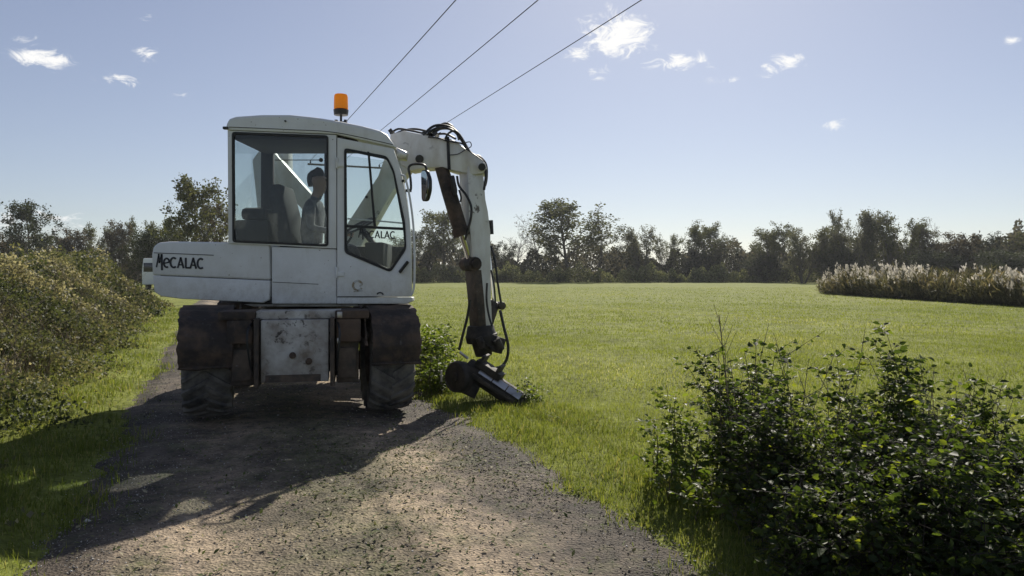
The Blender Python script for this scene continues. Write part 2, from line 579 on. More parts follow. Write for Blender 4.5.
def np_mesh(name, V, T, attr=None):
    """triangle mesh from arrays"""
    me = bpy.data.meshes.new(name)
    V = np.ascontiguousarray(V, dtype=np.float32)
    T = np.ascontiguousarray(T, dtype=np.int32)
    nv, nt = len(V), len(T)
    me.vertices.add(nv)
    me.vertices.foreach_set('co', V.ravel())
    me.loops.add(nt * 3)
    me.loops.foreach_set('vertex_index', T.ravel())
    me.polygons.add(nt)
    me.polygons.foreach_set('loop_start', np.arange(0, nt * 3, 3, dtype=np.int32))
    me.polygons.foreach_set('loop_total', np.full(nt, 3, dtype=np.int32))
    me.update(calc_edges=True)
    if attr is not None:
        at = me.attributes.new('rnd', 'FLOAT', 'POINT')
        at.data.foreach_set('value', np.ascontiguousarray(attr, dtype=np.float32))
    return me

def unit(a):
    return a / (np.linalg.norm(a, axis=1, keepdims=True) + 1e-9)

def leaf_arrays(c, d, nrm, L, W, rv, fold=.18, six=False):
    """folded pointed leaves: base c, direction d, normal nrm"""
    d = unit(d)
    s = unit(np.cross(d, nrm))
    nn = np.cross(s, d)
    L = L[:, None]
    W = W[:, None]
    N = len(c)
    if six:
        V = np.stack([c, c + d * L * .28 + s * W * .46 + nn * W * fold, c + d * L * .62 + s * W * .40 + nn * W * fold * .6,
                      c + d * L - nn * L * .12, c + d * L * .62 - s * W * .40 + nn * W * fold * .6, c + d * L * .28 - s * W * .46 + nn * W * fold], 1).reshape(-1, 3)
        b = np.arange(N)[:, None] * 6
        T = np.concatenate([b + np.array([[0, 1, 2]]), b + np.array([[0, 2, 3]]), b + np.array([[0, 3, 4]]), b + np.array([[0, 4, 5]])], 0)
        return V, T, np.repeat(rv, 6)
    V = np.stack([c, c + d * L * .45 + s * W * .5 + nn * W * fold, c + d * L, c + d * L * .45 - s * W * .5 + nn * W * fold], 1).reshape(-1, 3)
    b = np.arange(N)[:, None] * 4
    T = np.concatenate([b + np.array([[0, 1, 2]]), b + np.array([[0, 2, 3]])], 0)
    return V, T, np.repeat(rv, 4)

def rand_unit(g, n):
    return unit(g.normal(size=(n, 3)))

def seg_arrays(S, n=5):
    """frustums; S rows: p0(3) p1(3) r0 r1"""
    S = np.asarray(S, dtype=np.float64)
    p0, p1, r0, r1 = S[:, :3], S[:, 3:6], S[:, 6:7], S[:, 7:8]
    t = unit(p1 - p0)
    ref = np.where(np.abs(t[:, 2:3]) < .9, np.array([[0, 0, 1.0]]), np.array([[1.0, 0, 0]]))
    u = unit(np.cross(t, ref))
    w = np.cross(t, u)
    V = []
    for j in range(n):
        a = 2 * PI * j / n
        o_ = u * math.cos(a) + w * math.sin(a)
        V += [p0 + o_ * r0, p1 + o_ * r1]
    V = np.stack(V, 1).reshape(-1, 3)
    b = np.arange(len(S))[:, None] * 2 * n
    T = []
    for j in range(n):
        k = (j + 1) % n
        T += [b + np.array([[2 * j, 2 * k, 2 * k + 1]]), b + np.array([[2 * j, 2 * k + 1, 2 * j + 1]])]
    return V, np.concatenate(T, 0)

def cat_arrays(parts):
    V, T, A, k = [], [], [], 0
    for v_, t_, a_ in parts:
        V.append(v_); T.append(t_ + k); A.append(a_)
        k += len(v_)
    return np.concatenate(V), np.concatenate(T), np.concatenate(A)

# ------------------------------------------------------------------ the ground
TD = np.array([-math.sin(R(22)), math.cos(R(22))])      # along the track
TN = np.array([math.cos(R(22)), math.sin(R(22))])       # across it, to the right
TL, TR = -0.82, 2.37                                    # its edges
def tcoord(x, y):
    return x * TN[0] + y * TN[1]
def scoord(x, y):
    return x * TD[0] + y * TD[1]
def sstep(a, b, x):
    t = np.clip((x - a) / (b - a), 0, 1)
    return t * t * (3 - 2 * t)
def wob(x, y):
    return (np.sin(x * 1.7 + 1.3 * np.sin(y * .9)) * np.cos(y * 1.3 + .7) + .6 * np.sin(x * 3.9 + y * 2.3) + .35 * np.sin(x * 8.1 - y * 6.7)) / 1.95
def edge_wob(s):
    return .12 * np.sin(s * 1.1 + .4) + .08 * np.sin(s * 2.7) + .07 * np.sin(s * 6.1 + 1) + .05 * np.sin(s * 14.3) + .03 * np.sin(s * 31.7)
def height(x, y):
    t = tcoord(x, y)
    off = np.maximum(np.maximum(TL - t, t - TR), 0)
    near = np.clip(1 - np.hypot(x, y) / 60, 0, 1)
    ver = sstep(.0, .5, off)
    h = -.05 + .05 * sstep(-.1, .35, off) + ver * near * (.05 * wob(x, y) + .03)
    # small dip at the field edge where the arm works
    h = h - .16 * np.exp(-((x - .1) ** 2 + (y - 8.8) ** 2) / .8)
    return h
def track_z(x, y):
    t = tcoord(x, y)
    rut = -.025 * (np.exp(-((t - .05) / .28) ** 2) + np.exp(-((t - 1.75) / .28) ** 2))
    return -.004 + rut * 1.1 + .010 * wob(x * 2.2, y * 2.2) + .004 * wob(x * 7.1, y * 6.3) + .015 * np.exp(-((t - .9) / .4) ** 2)

def grid_mesh(name, xs, ys, zf):
    X, Y = np.meshgrid(xs, ys)
    Z = zf(X, Y)
    V = np.stack([X.ravel(), Y.ravel(), Z.ravel()], 1)
    nx, ny = len(xs), len(ys)
    i, j = np.meshgrid(np.arange(nx - 1), np.arange(ny - 1))
    a = (j * nx + i).ravel()
    T = np.concatenate([np.stack([a, a + 1, a + nx + 1], 1), np.stack([a, a + nx + 1, a + nx], 1)], 0)
    me = np_mesh(name, V, T)
    me.polygons.foreach_set('use_smooth', [True] * len(me.polygons))
    return me

far = np.geomspace(2, 2500, 26)
xs = np.concatenate([-16 - far[::-1], np.arange(-16, 14, .2), 14 + far])
ys = np.concatenate([-3 - far[::-1], np.arange(-3, 32, .22), 32 + far])
fo = link('ground', grid_mesh('ground', xs, ys, height), 'field')
tag(fo, kind='structure')

ss = np.concatenate([np.arange(-4, 16, .12), np.arange(16, 80, .8)])
ts = np.linspace(0, 1, 34)
SS, TT = np.meshgrid(ss, ts)
tl = TL + edge_wob(SS) - .05
tr = TR + edge_wob(SS * 1.3 + 5) + .05
TTv = tl + (tr - tl) * TT
X = SS * TD[0] + TTv * TN[0]
Y = SS * TD[1] + TTv * TN[1]
Z = track_z(X, Y) - .035 * sstep(.35, .5, np.abs(TT - .5))
nx, ny = len(ss), len(ts)
i, j = np.meshgrid(np.arange(nx - 1), np.arange(ny - 1))
a = (j * nx + i).ravel()
T = np.concatenate([np.stack([a, a + nx + 1, a + 1], 1), np.stack([a, a + nx, a + nx + 1], 1)], 0)
me = np_mesh('track', np.stack([X.ravel(), Y.ravel(), Z.ravel()], 1), T, TT.ravel())
me.polygons.foreach_set('use_smooth', [True] * len(me.polygons))
tag(link('gravel_track', me, 'track'), kind='structure')
def surf(x, y):
    t = tcoord(x, y)
    e = np.minimum(t - TL, TR - t)
    return np.where(e > .12, track_z(x, y), np.maximum(height(x, y), -.03))
def in_view(x, y, m=1.42):
    return (np.abs(x) < y * .692 * m + .6) & (y > 2.6)

# ------------------------------------------------------------------ excavator
UY = 7.7                                  # near side of the turned upper works
TC = Vector((-2.46, 8.87, 0))             # turntable centre
root = empty('wheeled_excavator', TC)
tag(root, 'white wheeled excavator with orange beacon, parked across the gravel track', 'excavator')
def U(px, py, Y=UY):
    return P(px, py, Y)
def part(mb, name, mat, parent=root, **kw):
    return mb.build(name, mat, parent, org=TC, **kw)

# chassis frame: u to the right, v away, turned 12 degrees
YAW = R(12)
def ch(u, v, z):
    return TC + Vector((u * math.cos(YAW) - v * math.sin(YAW), u * math.sin(YAW) + v * math.cos(YAW), z))
ROT = Matrix.Rotation(YAW, 3, 'Z')
def chbox(mb, u0, u1, v0, v1, z0, z1):
    return mb.box(ch((u0 + u1) / 2, (v0 + v1) / 2, (z0 + z1) / 2), (u1 - u0, v1 - v0, z1 - z0), ROT)
AX = 1.15
WR = .525
b = MB()
chbox(b, -.34, .34, -1.55, 1.55, .46, .86)
chbox(b, -.52, .52, -.62, .62, .50, .90)
b.tube([ch(0, 0, .88), ch(0, 0, .97)], .62, 36)
chassis = part(b, 'chassis', 'paint_muddy', bevel=.015)
b = MB()
b.tube([ch(0, 0, .97), ch(0, 0, 1.03), ch(0, 0, 1.031), ch(0, 0, 1.10)], [.56, .56, .50, .50], 40)
part(b, 'turntable', 'steel')
b = MB()
chbox(b, -.315, .315, -1.80, -1.56, .40, 1.0)
chbox(b, -.37, .44, -1.72, -1.40, 1.003, 1.085)
tool = part(b, 'end_box', 'paint_muddy', bevel=.012)
for k, (u, z) in enumerate(((-.02, .66), (.13, .60))):
    q = MB()
    q.tube([ch(u, -1.80, z), ch(u, -1.83, z)], .032, 12)
    q.tube([ch(u, -1.83, z), ch(u, -1.842, z)], .018, 6)
    part(q, 'plug', 'mud', tool)
q = MB()
chbox(q, -.27, .24, -1.812, -1.802, .405, .475)
part(q, 'lower_edge', 'mudplate', tool)
for s in (-1, 1):
    b = MB()
    chbox(b, min(s * .33, s * .37), max(s * .33, s * .37), -1.86, -1.2, .36, 1.02)
    part(b, 'side_plate', 'mudplate', bevel=.008)
    b = MB()
    chbox(b, min(s * .385, s * .60), max(s * .385, s * .60), -1.72, -1.25, .37, 1.0)
    chbox(b, min(s * .40, s * .58), max(s * .40, s * .58), -1.76, -1.722, .42, .72)
    part(b, 'step_box', 'mudplate', bevel=.015)
    b = MB()
    chbox(b, min(s * .375, s * .70), max(s * .375, s * .70), -1.80, -1.30, 1.005, 1.085)
    chbox(b, min(s * .39, s * .62), max(s * .39, s * .62), -1.80, -1.765, .78, 1.003)
    part(b, 'guard_bracket', 'mud', bevel=.012)
    for fv in (-1, 1):
        pass
for fv in (-AX, AX):
    b = MB()
    b.tube([ch(-.62, fv, WR), ch(-.3, fv, WR), ch(-.22, fv, WR), ch(.22, fv, WR), ch(.3, fv, WR), ch(.62, fv, WR)], [.10, .11, .19, .19, .11, .10], 16)
    part(b, 'axle', 'mud')
# wheel: tyre and rim, built round its own centre, axis along x
def tyre_mesh():
    b = MB()
    prof = [(-.18, .30), (-.22, .34), (-.23, .42), (-.212, .47), (-.17, .497), (-.09, .503), (.09, .503), (.17, .497), (.212, .47), (.23, .42), (.22, .34), (.18, .30)]
    n = 48
    loops = []
    for i in range(n + 1):
        a = 2 * PI * i / n
        loops.append([Vector((x, -r * math.cos(a), r * math.sin(a))) for x, r in prof])
    b.loft(loops, caps=False)
    nl = 22
    for s in (-1, 1):
        for k in range(nl):
            a0 = 2 * PI * (k + (.5 if s > 0 else 0)) / nl
            vs = []
            for q in range(4):           # chevron bar from the middle to the shoulder
                f = q / 3
                x = s * (-.012 + .236 * f)
                a = a0 + .30 * f
                rb = .50 if f < .8 else .43
                rt = .526 if f < .8 else .505
                for da in (-.055, .055):
                    vs.append((x, -rb * math.cos(a + da), rb * math.sin(a + da)))
                    vs.append((x, -rt * math.cos(a + da * .75), rt * math.sin(a + da * .75)))
            fs = []
            for q in range(3):
                i0 = q * 4
                fs += [(i0, i0 + 1, i0 + 5, i0 + 4), (i0 + 2, i0 + 6, i0 + 7, i0 + 3), (i0 + 1, i0 + 3, i0 + 7, i0 + 5)]
            fs += [(0, 2, 3, 1), (12, 13, 15, 14)]
            b.add(vs, fs)
    return b
def rim_mesh():
    b = MB()
    n = 36
    prof = [(-.18, .302), (-.185, .28), (-.12, .26), (-.02, .255), (.06, .16), (.08, .09), (.12, .085), (.12, .0)]
    loops = []
    for i in range(n + 1):
        a = 2 * PI * i / n
        loops.append([Vector((x, r * math.cos(a), r * math.sin(a))) for x, r in prof])
    b.loft(loops, caps=False)
    return b
tyre_me = rim_me = None
STEER = R(7)
def lumpy(o_, cuts, amp):
    """uneven caked mud: cut the faces up and push the points about"""
    bm = bmesh.new()
    bm.from_mesh(o_.data)
    bmesh.ops.subdivide_edges(bm, edges=[e for e in bm.edges if e.calc_length() > .05], cuts=cuts, use_grid_fill=True)
    for v_ in bm.verts:
        c_ = v_.co
        k_ = math.sin(c_.x * 31 + 3 * math.sin(c_.z * 23)) * math.sin(c_.y * 27 + c_.z * 19) + .6 * math.sin(c_.x * 67 + c_.z * 51) + rnd.uniform(-.3, .3)
        v_.co = c_ + v_.normal * amp * k_
    bm.to_mesh(o_.data)
    bm.free()
def steered(o_, wc_):
    """turns a near mudguard with its steered wheel"""
    rm_ = Matrix.Translation(wc_ - TC) @ Matrix.Rotation(STEER, 4, 'Z') @ Matrix.Translation(-(wc_ - TC))
    o_.data.transform(rm_)
for fv in (-AX, AX):
    for s in (-1, 1):
        wc = ch(s * .89, fv, WR)
        hub = MB().tube([(-.14, 0, 0), (.10, 0, 0), (.105, 0, 0), (.16, 0, 0)], [.15, .15, .09, .08], 20)
        w = hub.build('wheel', 'mud', root, loc=wc - TC, rot=(rnd.random() * .2 * s, 0, YAW + (STEER if fv < 0 else 0) + (0 if s > 0 else PI)))
        if tyre_me is None:
            t = tyre_mesh().build('tyre', 'rubber', w)
            rm = rim_mesh().build('rim', 'mudplate', w)
            tyre_me, rim_me = t.data, rm.data
        else:
            link('tyre', tyre_me, None, w)
            link('rim', rim_me, None, w)
        # mudguard bent over the wheel
        fb = MB()
        d = -1 if fv < 0 else 1
        prof = [(-.63, .03), (-.665, .12), (-.68, .22), (-.665, .32), (-.62, .41), (-.54, .49), (-.43, .545), (-.28, .58), (-.10, .595), (.18, .59), (.40, .54), (.55, .44), (.60, .30)]
        u0, u1 = s * .89 - .242, s * .89 + .242
        outer, inner = [], []
        for (pv, pz) in prof:
            k = Vector((pv, pz)).normalized() * .028
            outer.append((pv, pz))
            inner.append((pv - k.x, pz - k.y))
        loops = []
        for (pv, pz), (iv, iz) in zip(outer, inner):
            wv = -pv * d * -1 if d < 0 else -pv
            wiv = -iv * d * -1 if d < 0 else -iv
            vv, ivv = (fv + pv, fv + iv) if d < 0 else (fv - pv, fv - iv)
            loops.append([ch(u0, vv, WR + pz), ch(u1, vv, WR + pz), ch(u1, ivv, WR + iz), ch(u0, ivv, WR + iz)])
        fb.loft(loops)
        # rolled lip along the low edge and an inner cheek
        vv = fv - .665 if d < 0 else fv + .665
        vv = fv - .63 if d < 0 else fv + .63
        fb.tube([ch(u0, vv, WR + .035), ch(u1, vv, WR + .035)], .016, 8)
        cheek_u = s * .585
        pts = [ch(cheek_u, fv + (pv if d < 0 else -pv), WR + pz) for pv, pz in prof[2:]]
        pts += [ch(cheek_u, fv + (.45 if d < 0 else -.45), WR + .28), ch(cheek_u, fv + (-.5 if d < 0 else .5), WR + .28)]
        fb.prism(pts, ROT @ Vector((s * .012, 0, 0)))
        fen = part(fb, 'mudguard', 'mud', bevel=.006, seg=1)
        lumpy(fen, 2, .010)
        if fv < 0:
            steered(fen, wc)
for u, v, z, sx, sz in ((.42, -1.78, 1.045, .05, .06), (.41, -1.87, .80, .025, .05)):
    b = MB()
    chbox(b, u - sx / 2, u + sx / 2, v - .04, v + .02, z - sz / 2, z + sz / 2)
    part(b, 'bracket', 'bright', bevel=.006)
for s in (-1, 1):
    b = MB()
    b.tube(smooth_path([ch(s * .36, -1.6, 1.03), ch(s * .42, -1.9, .9), ch(s * .40, -1.88, .6), ch(s * .38, -1.7, .45)]), .011, 6)
    part(b, 'brake_hose', 'hose')

# --- upper works
def polyY(pts, y):
    return [P(a_, b_, UY) + Vector((0, y - UY, 0)) for a_, b_ in pts]
def slab(name, mat, pts, y0, y1, parent=root, bevel=.02, seg=3):
    b = MB()
    b.prism(polyY(pts, y0), (0, y1 - y0, 0))
    return part(b, name, mat, parent, bevel=bevel, seg=seg)
slab('engine_cover', 'paint', [(151, 275), (150.5, 255), (152, 247), (157, 242.5), (170, 241.3), (230, 242.3), (268.6, 244.3), (269.4, 280)], UY + .02, 9.95, bevel=.022, seg=4)
slab('counterweight', 'paint', [(151.2, 275.5), (269.4, 280.6), (268.6, 300), (262, 303), (180, 299), (160, 296.5), (153, 292)], UY + .02, 9.95, bevel=.014, seg=3)
slab('cover_core', 'seam', [(156, 262), (266, 262), (266, 296), (160, 292)], UY + .06, 9.9, bevel=0)
slab('trim_line', 'seam', [(153, 252.4), (213, 254.8), (213, 255.5), (153, 253.1)], UY + .016, UY + .05, bevel=0)
body = slab('side_panel', 'paint', [(271, 246.6), (336, 249), (336, 304), (271, 304)], UY + .02, 9.2, bevel=.012)
slab('cab_sill', 'paint', [(336.4, 297.4), (412, 297.4), (412, 301.5), (406, 304), (336.4, 304)], UY + .018, UY + .20, bevel=.010)
slab('panel_line', 'seam', [(272, 281.8), (318, 284), (318, 284.5), (272, 282.3)], UY + .016, UY + .05, body, bevel=0)
slab('base_rail', 'paint_muddy', [(240, 304.6), (385, 304.6), (381, 307), (250, 307)], UY + .10, 9.8, bevel=.006)
b = MB()
b.box((-2.25, 9.5, 1.36), (1.3, .8, .40))
part(b, 'boom_deck', 'paint', bevel=.03)
# star shaped ring between an outline and its opening
def ring(b, outer, inner, y0, y1):
    cx = sum(q[0] for q in inner) / len(inner)
    cy = sum(q[1] for q in inner) / len(inner)
    ang = sorted(set(round(math.atan2(q[1] - cy, q[0] - cx), 5) for q in list(outer) + list(inner)))
    def hit(poly, a):
        dx, dy = math.cos(a), math.sin(a)
        best = None
        for i in range(len(poly)):
            x1, y1_ = poly[i][0] - cx, poly[i][1] - cy
            x2, y2 = poly[(i + 1) % len(poly)][0] - cx, poly[(i + 1) % len(poly)][1] - cy
            ex, ey = x2 - x1, y2 - y1_
            den = dx * ey - dy * ex
            if abs(den) < 1e-9:
                continue
            t_ = (x1 * ey - y1_ * ex) / den
            u_ = (x1 * dy - y1_ * dx) / den
            if t_ > 0 and -1e-4 <= u_ <= 1.0001:
                if best is None or t_ < best:
                    best = t_
        return (cx + dx * best, cy + dy * best)
    O = [hit(outer, a) for a in ang]
    I = [hit(inner, a) for a in ang]
    n_ = len(ang)
    vs = polyY(O, y0) + polyY(I, y0) + polyY(O, y1) + polyY(I, y1)
    fs = []
    for i in range(n_):
        k = (i + 1) % n_
        fs += [(i, k, n_ + k, n_ + i), (2 * n_ + i, 3 * n_ + i, 3 * n_ + k, 2 * n_ + k), (i, 2 * n_ + i, 2 * n_ + k, k), (n_ + i, n_ + k, 3 * n_ + k, 3 * n_ + i)]
    b.add(vs, fs)
def rounded(pts, r, k=4):
    out = []
    n_ = len(pts)
    for i in range(n_):
        p0, p1, p2 = (Vector(pts[i - 1]), Vector(pts[i]), Vector(pts[(i + 1) % n_]))
        a_ = p1 + (p0 - p1).normalized() * r
        c_ = p1 + (p2 - p1).normalized() * r
        for j in range(k + 1):
            t_ = j / k
            out.append(tuple(a_ * (1 - t_) ** 2 + p1 * 2 * t_ * (1 - t_) + c_ * t_ * t_))
    return out
CB = 8.75                                                    # far side of the cab
TAP = .15                                                    # the front is set back on the far side
def FT(px, py, y):
    q = P(px, py, UY)
    return Vector((q.x - TAP * (y - UY) / (CB - UY), y, q.z))
def fquad(px0, px1, py, y0, y1):
    return [FT(px0, py, y0), FT(px1, py, y0), FT(px1, py, y1), FT(px0, py, y1)]
win_o = [(227.6, 130.6), (336.2, 135), (336.2, 248.4), (228.4, 243.2)]
win_h = rounded([(232, 131.8), (328.4, 135.4), (328.4, 246.6), (232.6, 242.4)], 3.5)
b = MB()
ring(b, win_o, win_h, UY, UY + .055)
# far side: corner posts, top and low panels
def pbox(b, x0, x1, y0, y1, ya, yb):
    a_ = P(x0, y1, UY); c_ = P(x1, y0, UY)
    b.box(((a_.x + c_.x) / 2, (ya + yb) / 2, (a_.z + c_.z) / 2), (c_.x - a_.x, yb - ya, c_.z - a_.z))
cab = part(b, 'cab_frame', 'paint', bevel=.006)
for nm_, a_ in (('far_post', (228.5, 242, 132, 243, CB - .06, CB)), ('middle_post', (300, 306, 136, 243, CB - .06, CB)), ('far_panel', (228.5, 394, 243.3, 262, CB - .05, CB)),
               ('far_header', (242.3, 380, 131, 137, CB - .06, CB)), ('rear_header', (228.5, 232, 131, 137, UY + .06, CB - .063)),
               ('rear_sill', (228.5, 232, 238, 243.2, UY + .06, CB - .063)), ('door_post', (330, 338, 137, 298, UY + .058, UY + .10))):
    b = MB()
    pbox(b, *a_)
    part(b, nm_, 'lining', cab, bevel=.006)
b = MB()
b.loft([fquad(393.5, 398, 146, CB - .05, CB), fquad(406, 410, 215, CB - .05, CB), fquad(408, 412, 296, CB - .05, CB)])
part(b, 'front_post', 'paint', cab, bevel=.006)
b = MB()
pbox(b, 240, 396, 297, 303, UY + .06, CB - .05)
part(b, 'cab_floor', 'lining', cab)
def seal_ring(name, hole, d, y0, y1, parent):
    cx = sum(q[0] for q in hole) / len(hole)
    cy = sum(q[1] for q in hole) / len(hole)
    inn = []
    for q in hole:
        vx, vy = cx - q[0], cy - q[1]
        ln = math.hypot(vx, vy)
        inn.append((q[0] + vx / ln * d * 1.2, q[1] + vy / ln * d * 1.2))
    b = MB()
    ring(b, hole, inn, y0, y1)
    return part(b, name, 'seal', parent)
seal_ring('window_seal', win_h, 2.3, UY - .008, UY + .03, cab)
def pane(name, pts, y, parent, mat='glass', th=.006):
    b = MB()
    b.prism(polyY(pts, y), (0, th, 0))
    return part(b, name, mat, parent, smooth=False)
pane('side_window', win_h, UY + .012, cab, 'glass_dirty')
pane('far_window', [(243, 138), (299, 138), (299, 242), (243, 242)], CB - .03, cab)
pane('far_window', [(307, 138), (378, 147), (391, 210), (393, 242), (307, 242)], CB - .03, cab)
a_, c_ = P(229.6, 238, UY), P(229.6, 137, UY)
b = MB().box((a_.x, (UY + CB) / 2, (a_.z + c_.z) / 2), (.006, CB - UY - .14, c_.z - a_.z - .02))
part(b, 'rear_window', 'glass', cab, smooth=False)
fw = [(396.8, 150), (402.5, 172), (407, 196), (409.8, 222), (411.2, 247), (411.6, 296)]
b = MB()
b.loft([fquad(px_, px_ + .5, py_, UY + .06, CB - .06) for px_, py_ in fw])
part(b, 'windscreen', 'glass', cab)
# roof with a crowned top
rt = [(226.6, 130), (227.0, 122), (229.5, 117.5), (236, 115.2), (262, 113.4), (290, 113.4), (315, 116), (340, 120.2), (362, 124.6), (380, 129.4), (387, 133.2), (391, 139), (396, 147.5), (336, 134.2)]
b = MB()
loops = []
for yy, sc in ((UY - .015, .0), (UY + .0, .6), (UY + .06, .9), (UY + .2, 1.0), (CB - .2, 1.0), (CB - .06, .9), (CB + .0, .6), (CB + .015, .0)):
    lp = []
    for i, (px_, py_) in enumerate(rt):
        q = P(px_, py_ + (1 - sc) * (4.0 if 1 <= i <= 11 else 0), UY)
        lp.append(Vector((q.x - (TAP * (yy - UY) / (CB - UY) if px_ > 360 else 0), yy, q.z)))
    loops.append(lp)
b.loft(loops)
roof = part(b, 'roof', 'paint', bevel=.006)
q = MB()
g_ = P(226.5, 128.5, UY)
q.box((g_.x, UY - .02, g_.z), (.05, .05, .028))
part(q, 'corner_lamp', 'black', roof, bevel=.006)
q = MB()
q.tube([P(286, 121.5, UY) + Vector((0, -.03, 0)), P(286, 121.5, UY) + Vector((0, -.004, 0))], .010, 8)
part(q, 'bolt', 'black', roof)
q = MB()
q.tube(smooth_path([P(229, 127, UY - .018), P(290, 129.6, UY - .018), P(336, 132.6, UY - .018), P(393, 144.6, UY - .018)]), .0035, 6)
part(q, 'gutter_line', 'seam', roof)
b = MB()
pbox(b, 233, 378, 131.5, 138.5, UY + .062, CB - .064)
part(b, 'headliner', 'lining', cab, bevel=.004)
# wiper
b = MB()
b.tube([P(275, 160, UY - .02), P(321, 160, UY - .02)], .0045, 6)
b.tube([P(321, 160, UY - .025), P(321, 160, UY + .05)], .022, 12)
part(b, 'wiper', 'black', cab)
# door
door_o = [(337.2, 137.6), (393.4, 148.6), (401, 172), (406.3, 196), (409.4, 222), (411, 247), (411.6, 296.4), (337.2, 296.4)]
door_h = rounded([(344.3, 148), (387, 156.2), (394, 170), (405, 222), (406.4, 249), (390.6, 272.4), (344.6, 253)], 4)
b = MB()
ring(b, door_o, door_h, UY - .004, UY + .05)
door = part(b, 'door', 'paint', bevel=.005)
seal_ring('door_seal', door_h, 2.6, UY - .012, UY + .03, door)
pane('door_glass', door_h, UY + .014, door, 'glass')
b = MB()
b.loft([polyY([(345.5, 224.8), (345.5, 227.2)], UY - .006) + polyY([(345.5, 227.2), (345.5, 224.8)], UY + .02),
        polyY([(403.8, 227.6), (403.8, 230.2)], UY - .006) + polyY([(403.8, 230.2), (403.8, 227.6)], UY + .02)])
b.loft([polyY([(367.4, 151.5), (369.4, 151.9)], UY - .005) + polyY([(369.4, 151.9), (367.4, 151.5)], UY + .02),
        polyY([(373.6, 226), (375.8, 226)], UY - .005) + polyY([(375.8, 226), (373.6, 226)], UY + .02)])
part(b, 'window_bar', 'seal', door)
for a_ in ([(347, 218.5), (372, 220.4)], [(376, 220.6), (402, 223)]):
    b = MB()
    b.tube(polyY(a_, UY + .03), .008, 6)
    part(b, 'inner_rail', 'paint', door)
for py_ in (163.0, 272.5):
    b = MB()
    b.tube([P(336.6, py_ - 5.5, UY - .014), P(336.6, py_ + 5.5, UY - .014)], .014, 8)
    b.box(P(340.5, py_ + 1.5, UY - .012), (.075, .014, .05))
    part(b, 'hinge', 'paint', door, bevel=.004)
b = MB()
b.tube([P(399.6, 272.3, UY - .05), P(408, 261.6, UY - .05)], .017, 8)
b.tube([P(400.3, 272, UY - .05), P(400.3, 272, UY + .0)], .014, 8)
b.tube([P(407.3, 262.3, UY - .05), P(407.3, 262.3, UY + .0)], .014, 8)
part(b, 'door_handle', 'black', door)
for px_, py_ in ((403, 181), (366.5, 197)):
    b = MB()
    b.tube([P(px_, py_, UY - .03), P(px_, py_, UY + .02)], .016, 8)
    part(b, 'window_latch', 'black', door)
def arc(cx, cy, rx, ry, a0, a1, k=14):
    return [(cx + rx * math.cos(R(a0 + (a1 - a0) * i / k)), cy + ry * math.sin(R(a0 + (a1 - a0) * i / k))) for i in range(k + 1)]
def strokes(b, lines, org, ex, ez, wd, y):
    """flat pen strokes, a few millimetres proud"""
    for ln, w_ in lines:
        pts = [org + ex * a_ + ez * c_ for a_, c_ in ln]
        L_, R_ = [], []
        for i in range(len(pts)):
            t_ = (pts[min(i + 1, len(pts) - 1)] - pts[max(i - 1, 0)]).normalized()
            nrm_ = Vector((-t_.z, 0, t_.x)) * wd * w_ * .5
            L_.append(pts[i] + nrm_); R_.append(pts[i] - nrm_)
        vs, fs = [], []
        for a_, c_ in zip(L_, R_):
            vs += [a_, c_, a_ + Vector((0, .003, 0)), c_ + Vector((0, .003, 0))]
        for i in range(len(pts) - 1):
            k = i * 4
            fs += [(k, k + 1, k + 5, k + 4), (k, k + 4, k + 6, k + 2), (k + 1, k + 3, k + 7, k + 5)]
        b.add(vs, fs)
def word(b, org, ex, ez, y):
    A = lambda x: [([(x, 0), (x + .38, 1.02)], 1), ([(x + .34, 1.02), (x + .72, 0)], 1.1), ([(x + .16, .32), (x + .58, .32)], .8)]
    Cc = lambda x: [(arc(x + .46, .5, .40, .46, 50, 310), 1.1)]
    ls = [([(0, .0), (.30, 1.28)], .8), ([(.27, 1.28), (.36, .42)], .9), ([(.36, .42), (.66, 1.28)], .8), ([(.63, 1.28), (.68, -.26)], 1.15)]
    ls += [(arc(1.24, .46, .34, .42, 5, 300), 1.05), ([(.94, .40), (1.56, .54)], .8)]
    ls += Cc(1.64) + A(2.58) + [([(3.56, 1.0), (3.56, .06)], 1.1), ([(3.52, .06), (4.10, .06)], 1.0)] + A(4.10) + Cc(4.92)
    strokes(b, ls, org, ex, ez, .165 * ez.length, y)
b = MB()
u_ = (48.0 / 5.8) / F * UY
o_ = P(156.3, 267.3, UY + .015)
word(b, o_, Vector((u_, 0, -u_ * .035)), Vector((0, 0, 10.6 / F * UY)), UY)
part(b, 'lettering', 'letter', bpy.data.objects['engine_cover'], smooth=False)
b = MB()
u_ = (37.0 / 5.8) / F * UY
word(b, P(358.6, 237.6, UY + .006), Vector((u_, 0, -u_ * .03)), Vector((0, 0, 7.2 / F * UY)), UY)
part(b, 'lettering', 'letter', door, smooth=False)
b = MB()
o_ = P(357.6, 285.6, UY - .009)
k_ = UY / F
strokes(b, [(arc(0, 0, 4.6, 4.6, 20, 330, 24), 1.0), ([(2, -1), (4.8, 1.5)], .8), ([(-4, -5.8), (5, -5.2)], .5)], o_, Vector((k_, 0, 0)), Vector((0, 0, k_)), k_ * 2.2, UY)
part(b, 'sticker', 'sticker', door, smooth=False)
b = MB()
strokes(b, [(arc(0, 0, 3.4, 3.4, 20, 150, 12), 1.0)], P(380, 296, UY - .009), Vector((k_, 0, 0)), Vector((0, 0, k_)), k_ * 1.4, UY)
part(b, 'scuff_mark', 'letter', door, smooth=False)
b = MB()
b.tube(smooth_path([P(405, 176, UY - .06), P(409.5, 196, UY - .06), P(413, 222, UY - .06), P(414.5, 250, UY - .06), P(414.2, 285, UY - .06), P(411, 296, UY - .05)]), .011, 8)
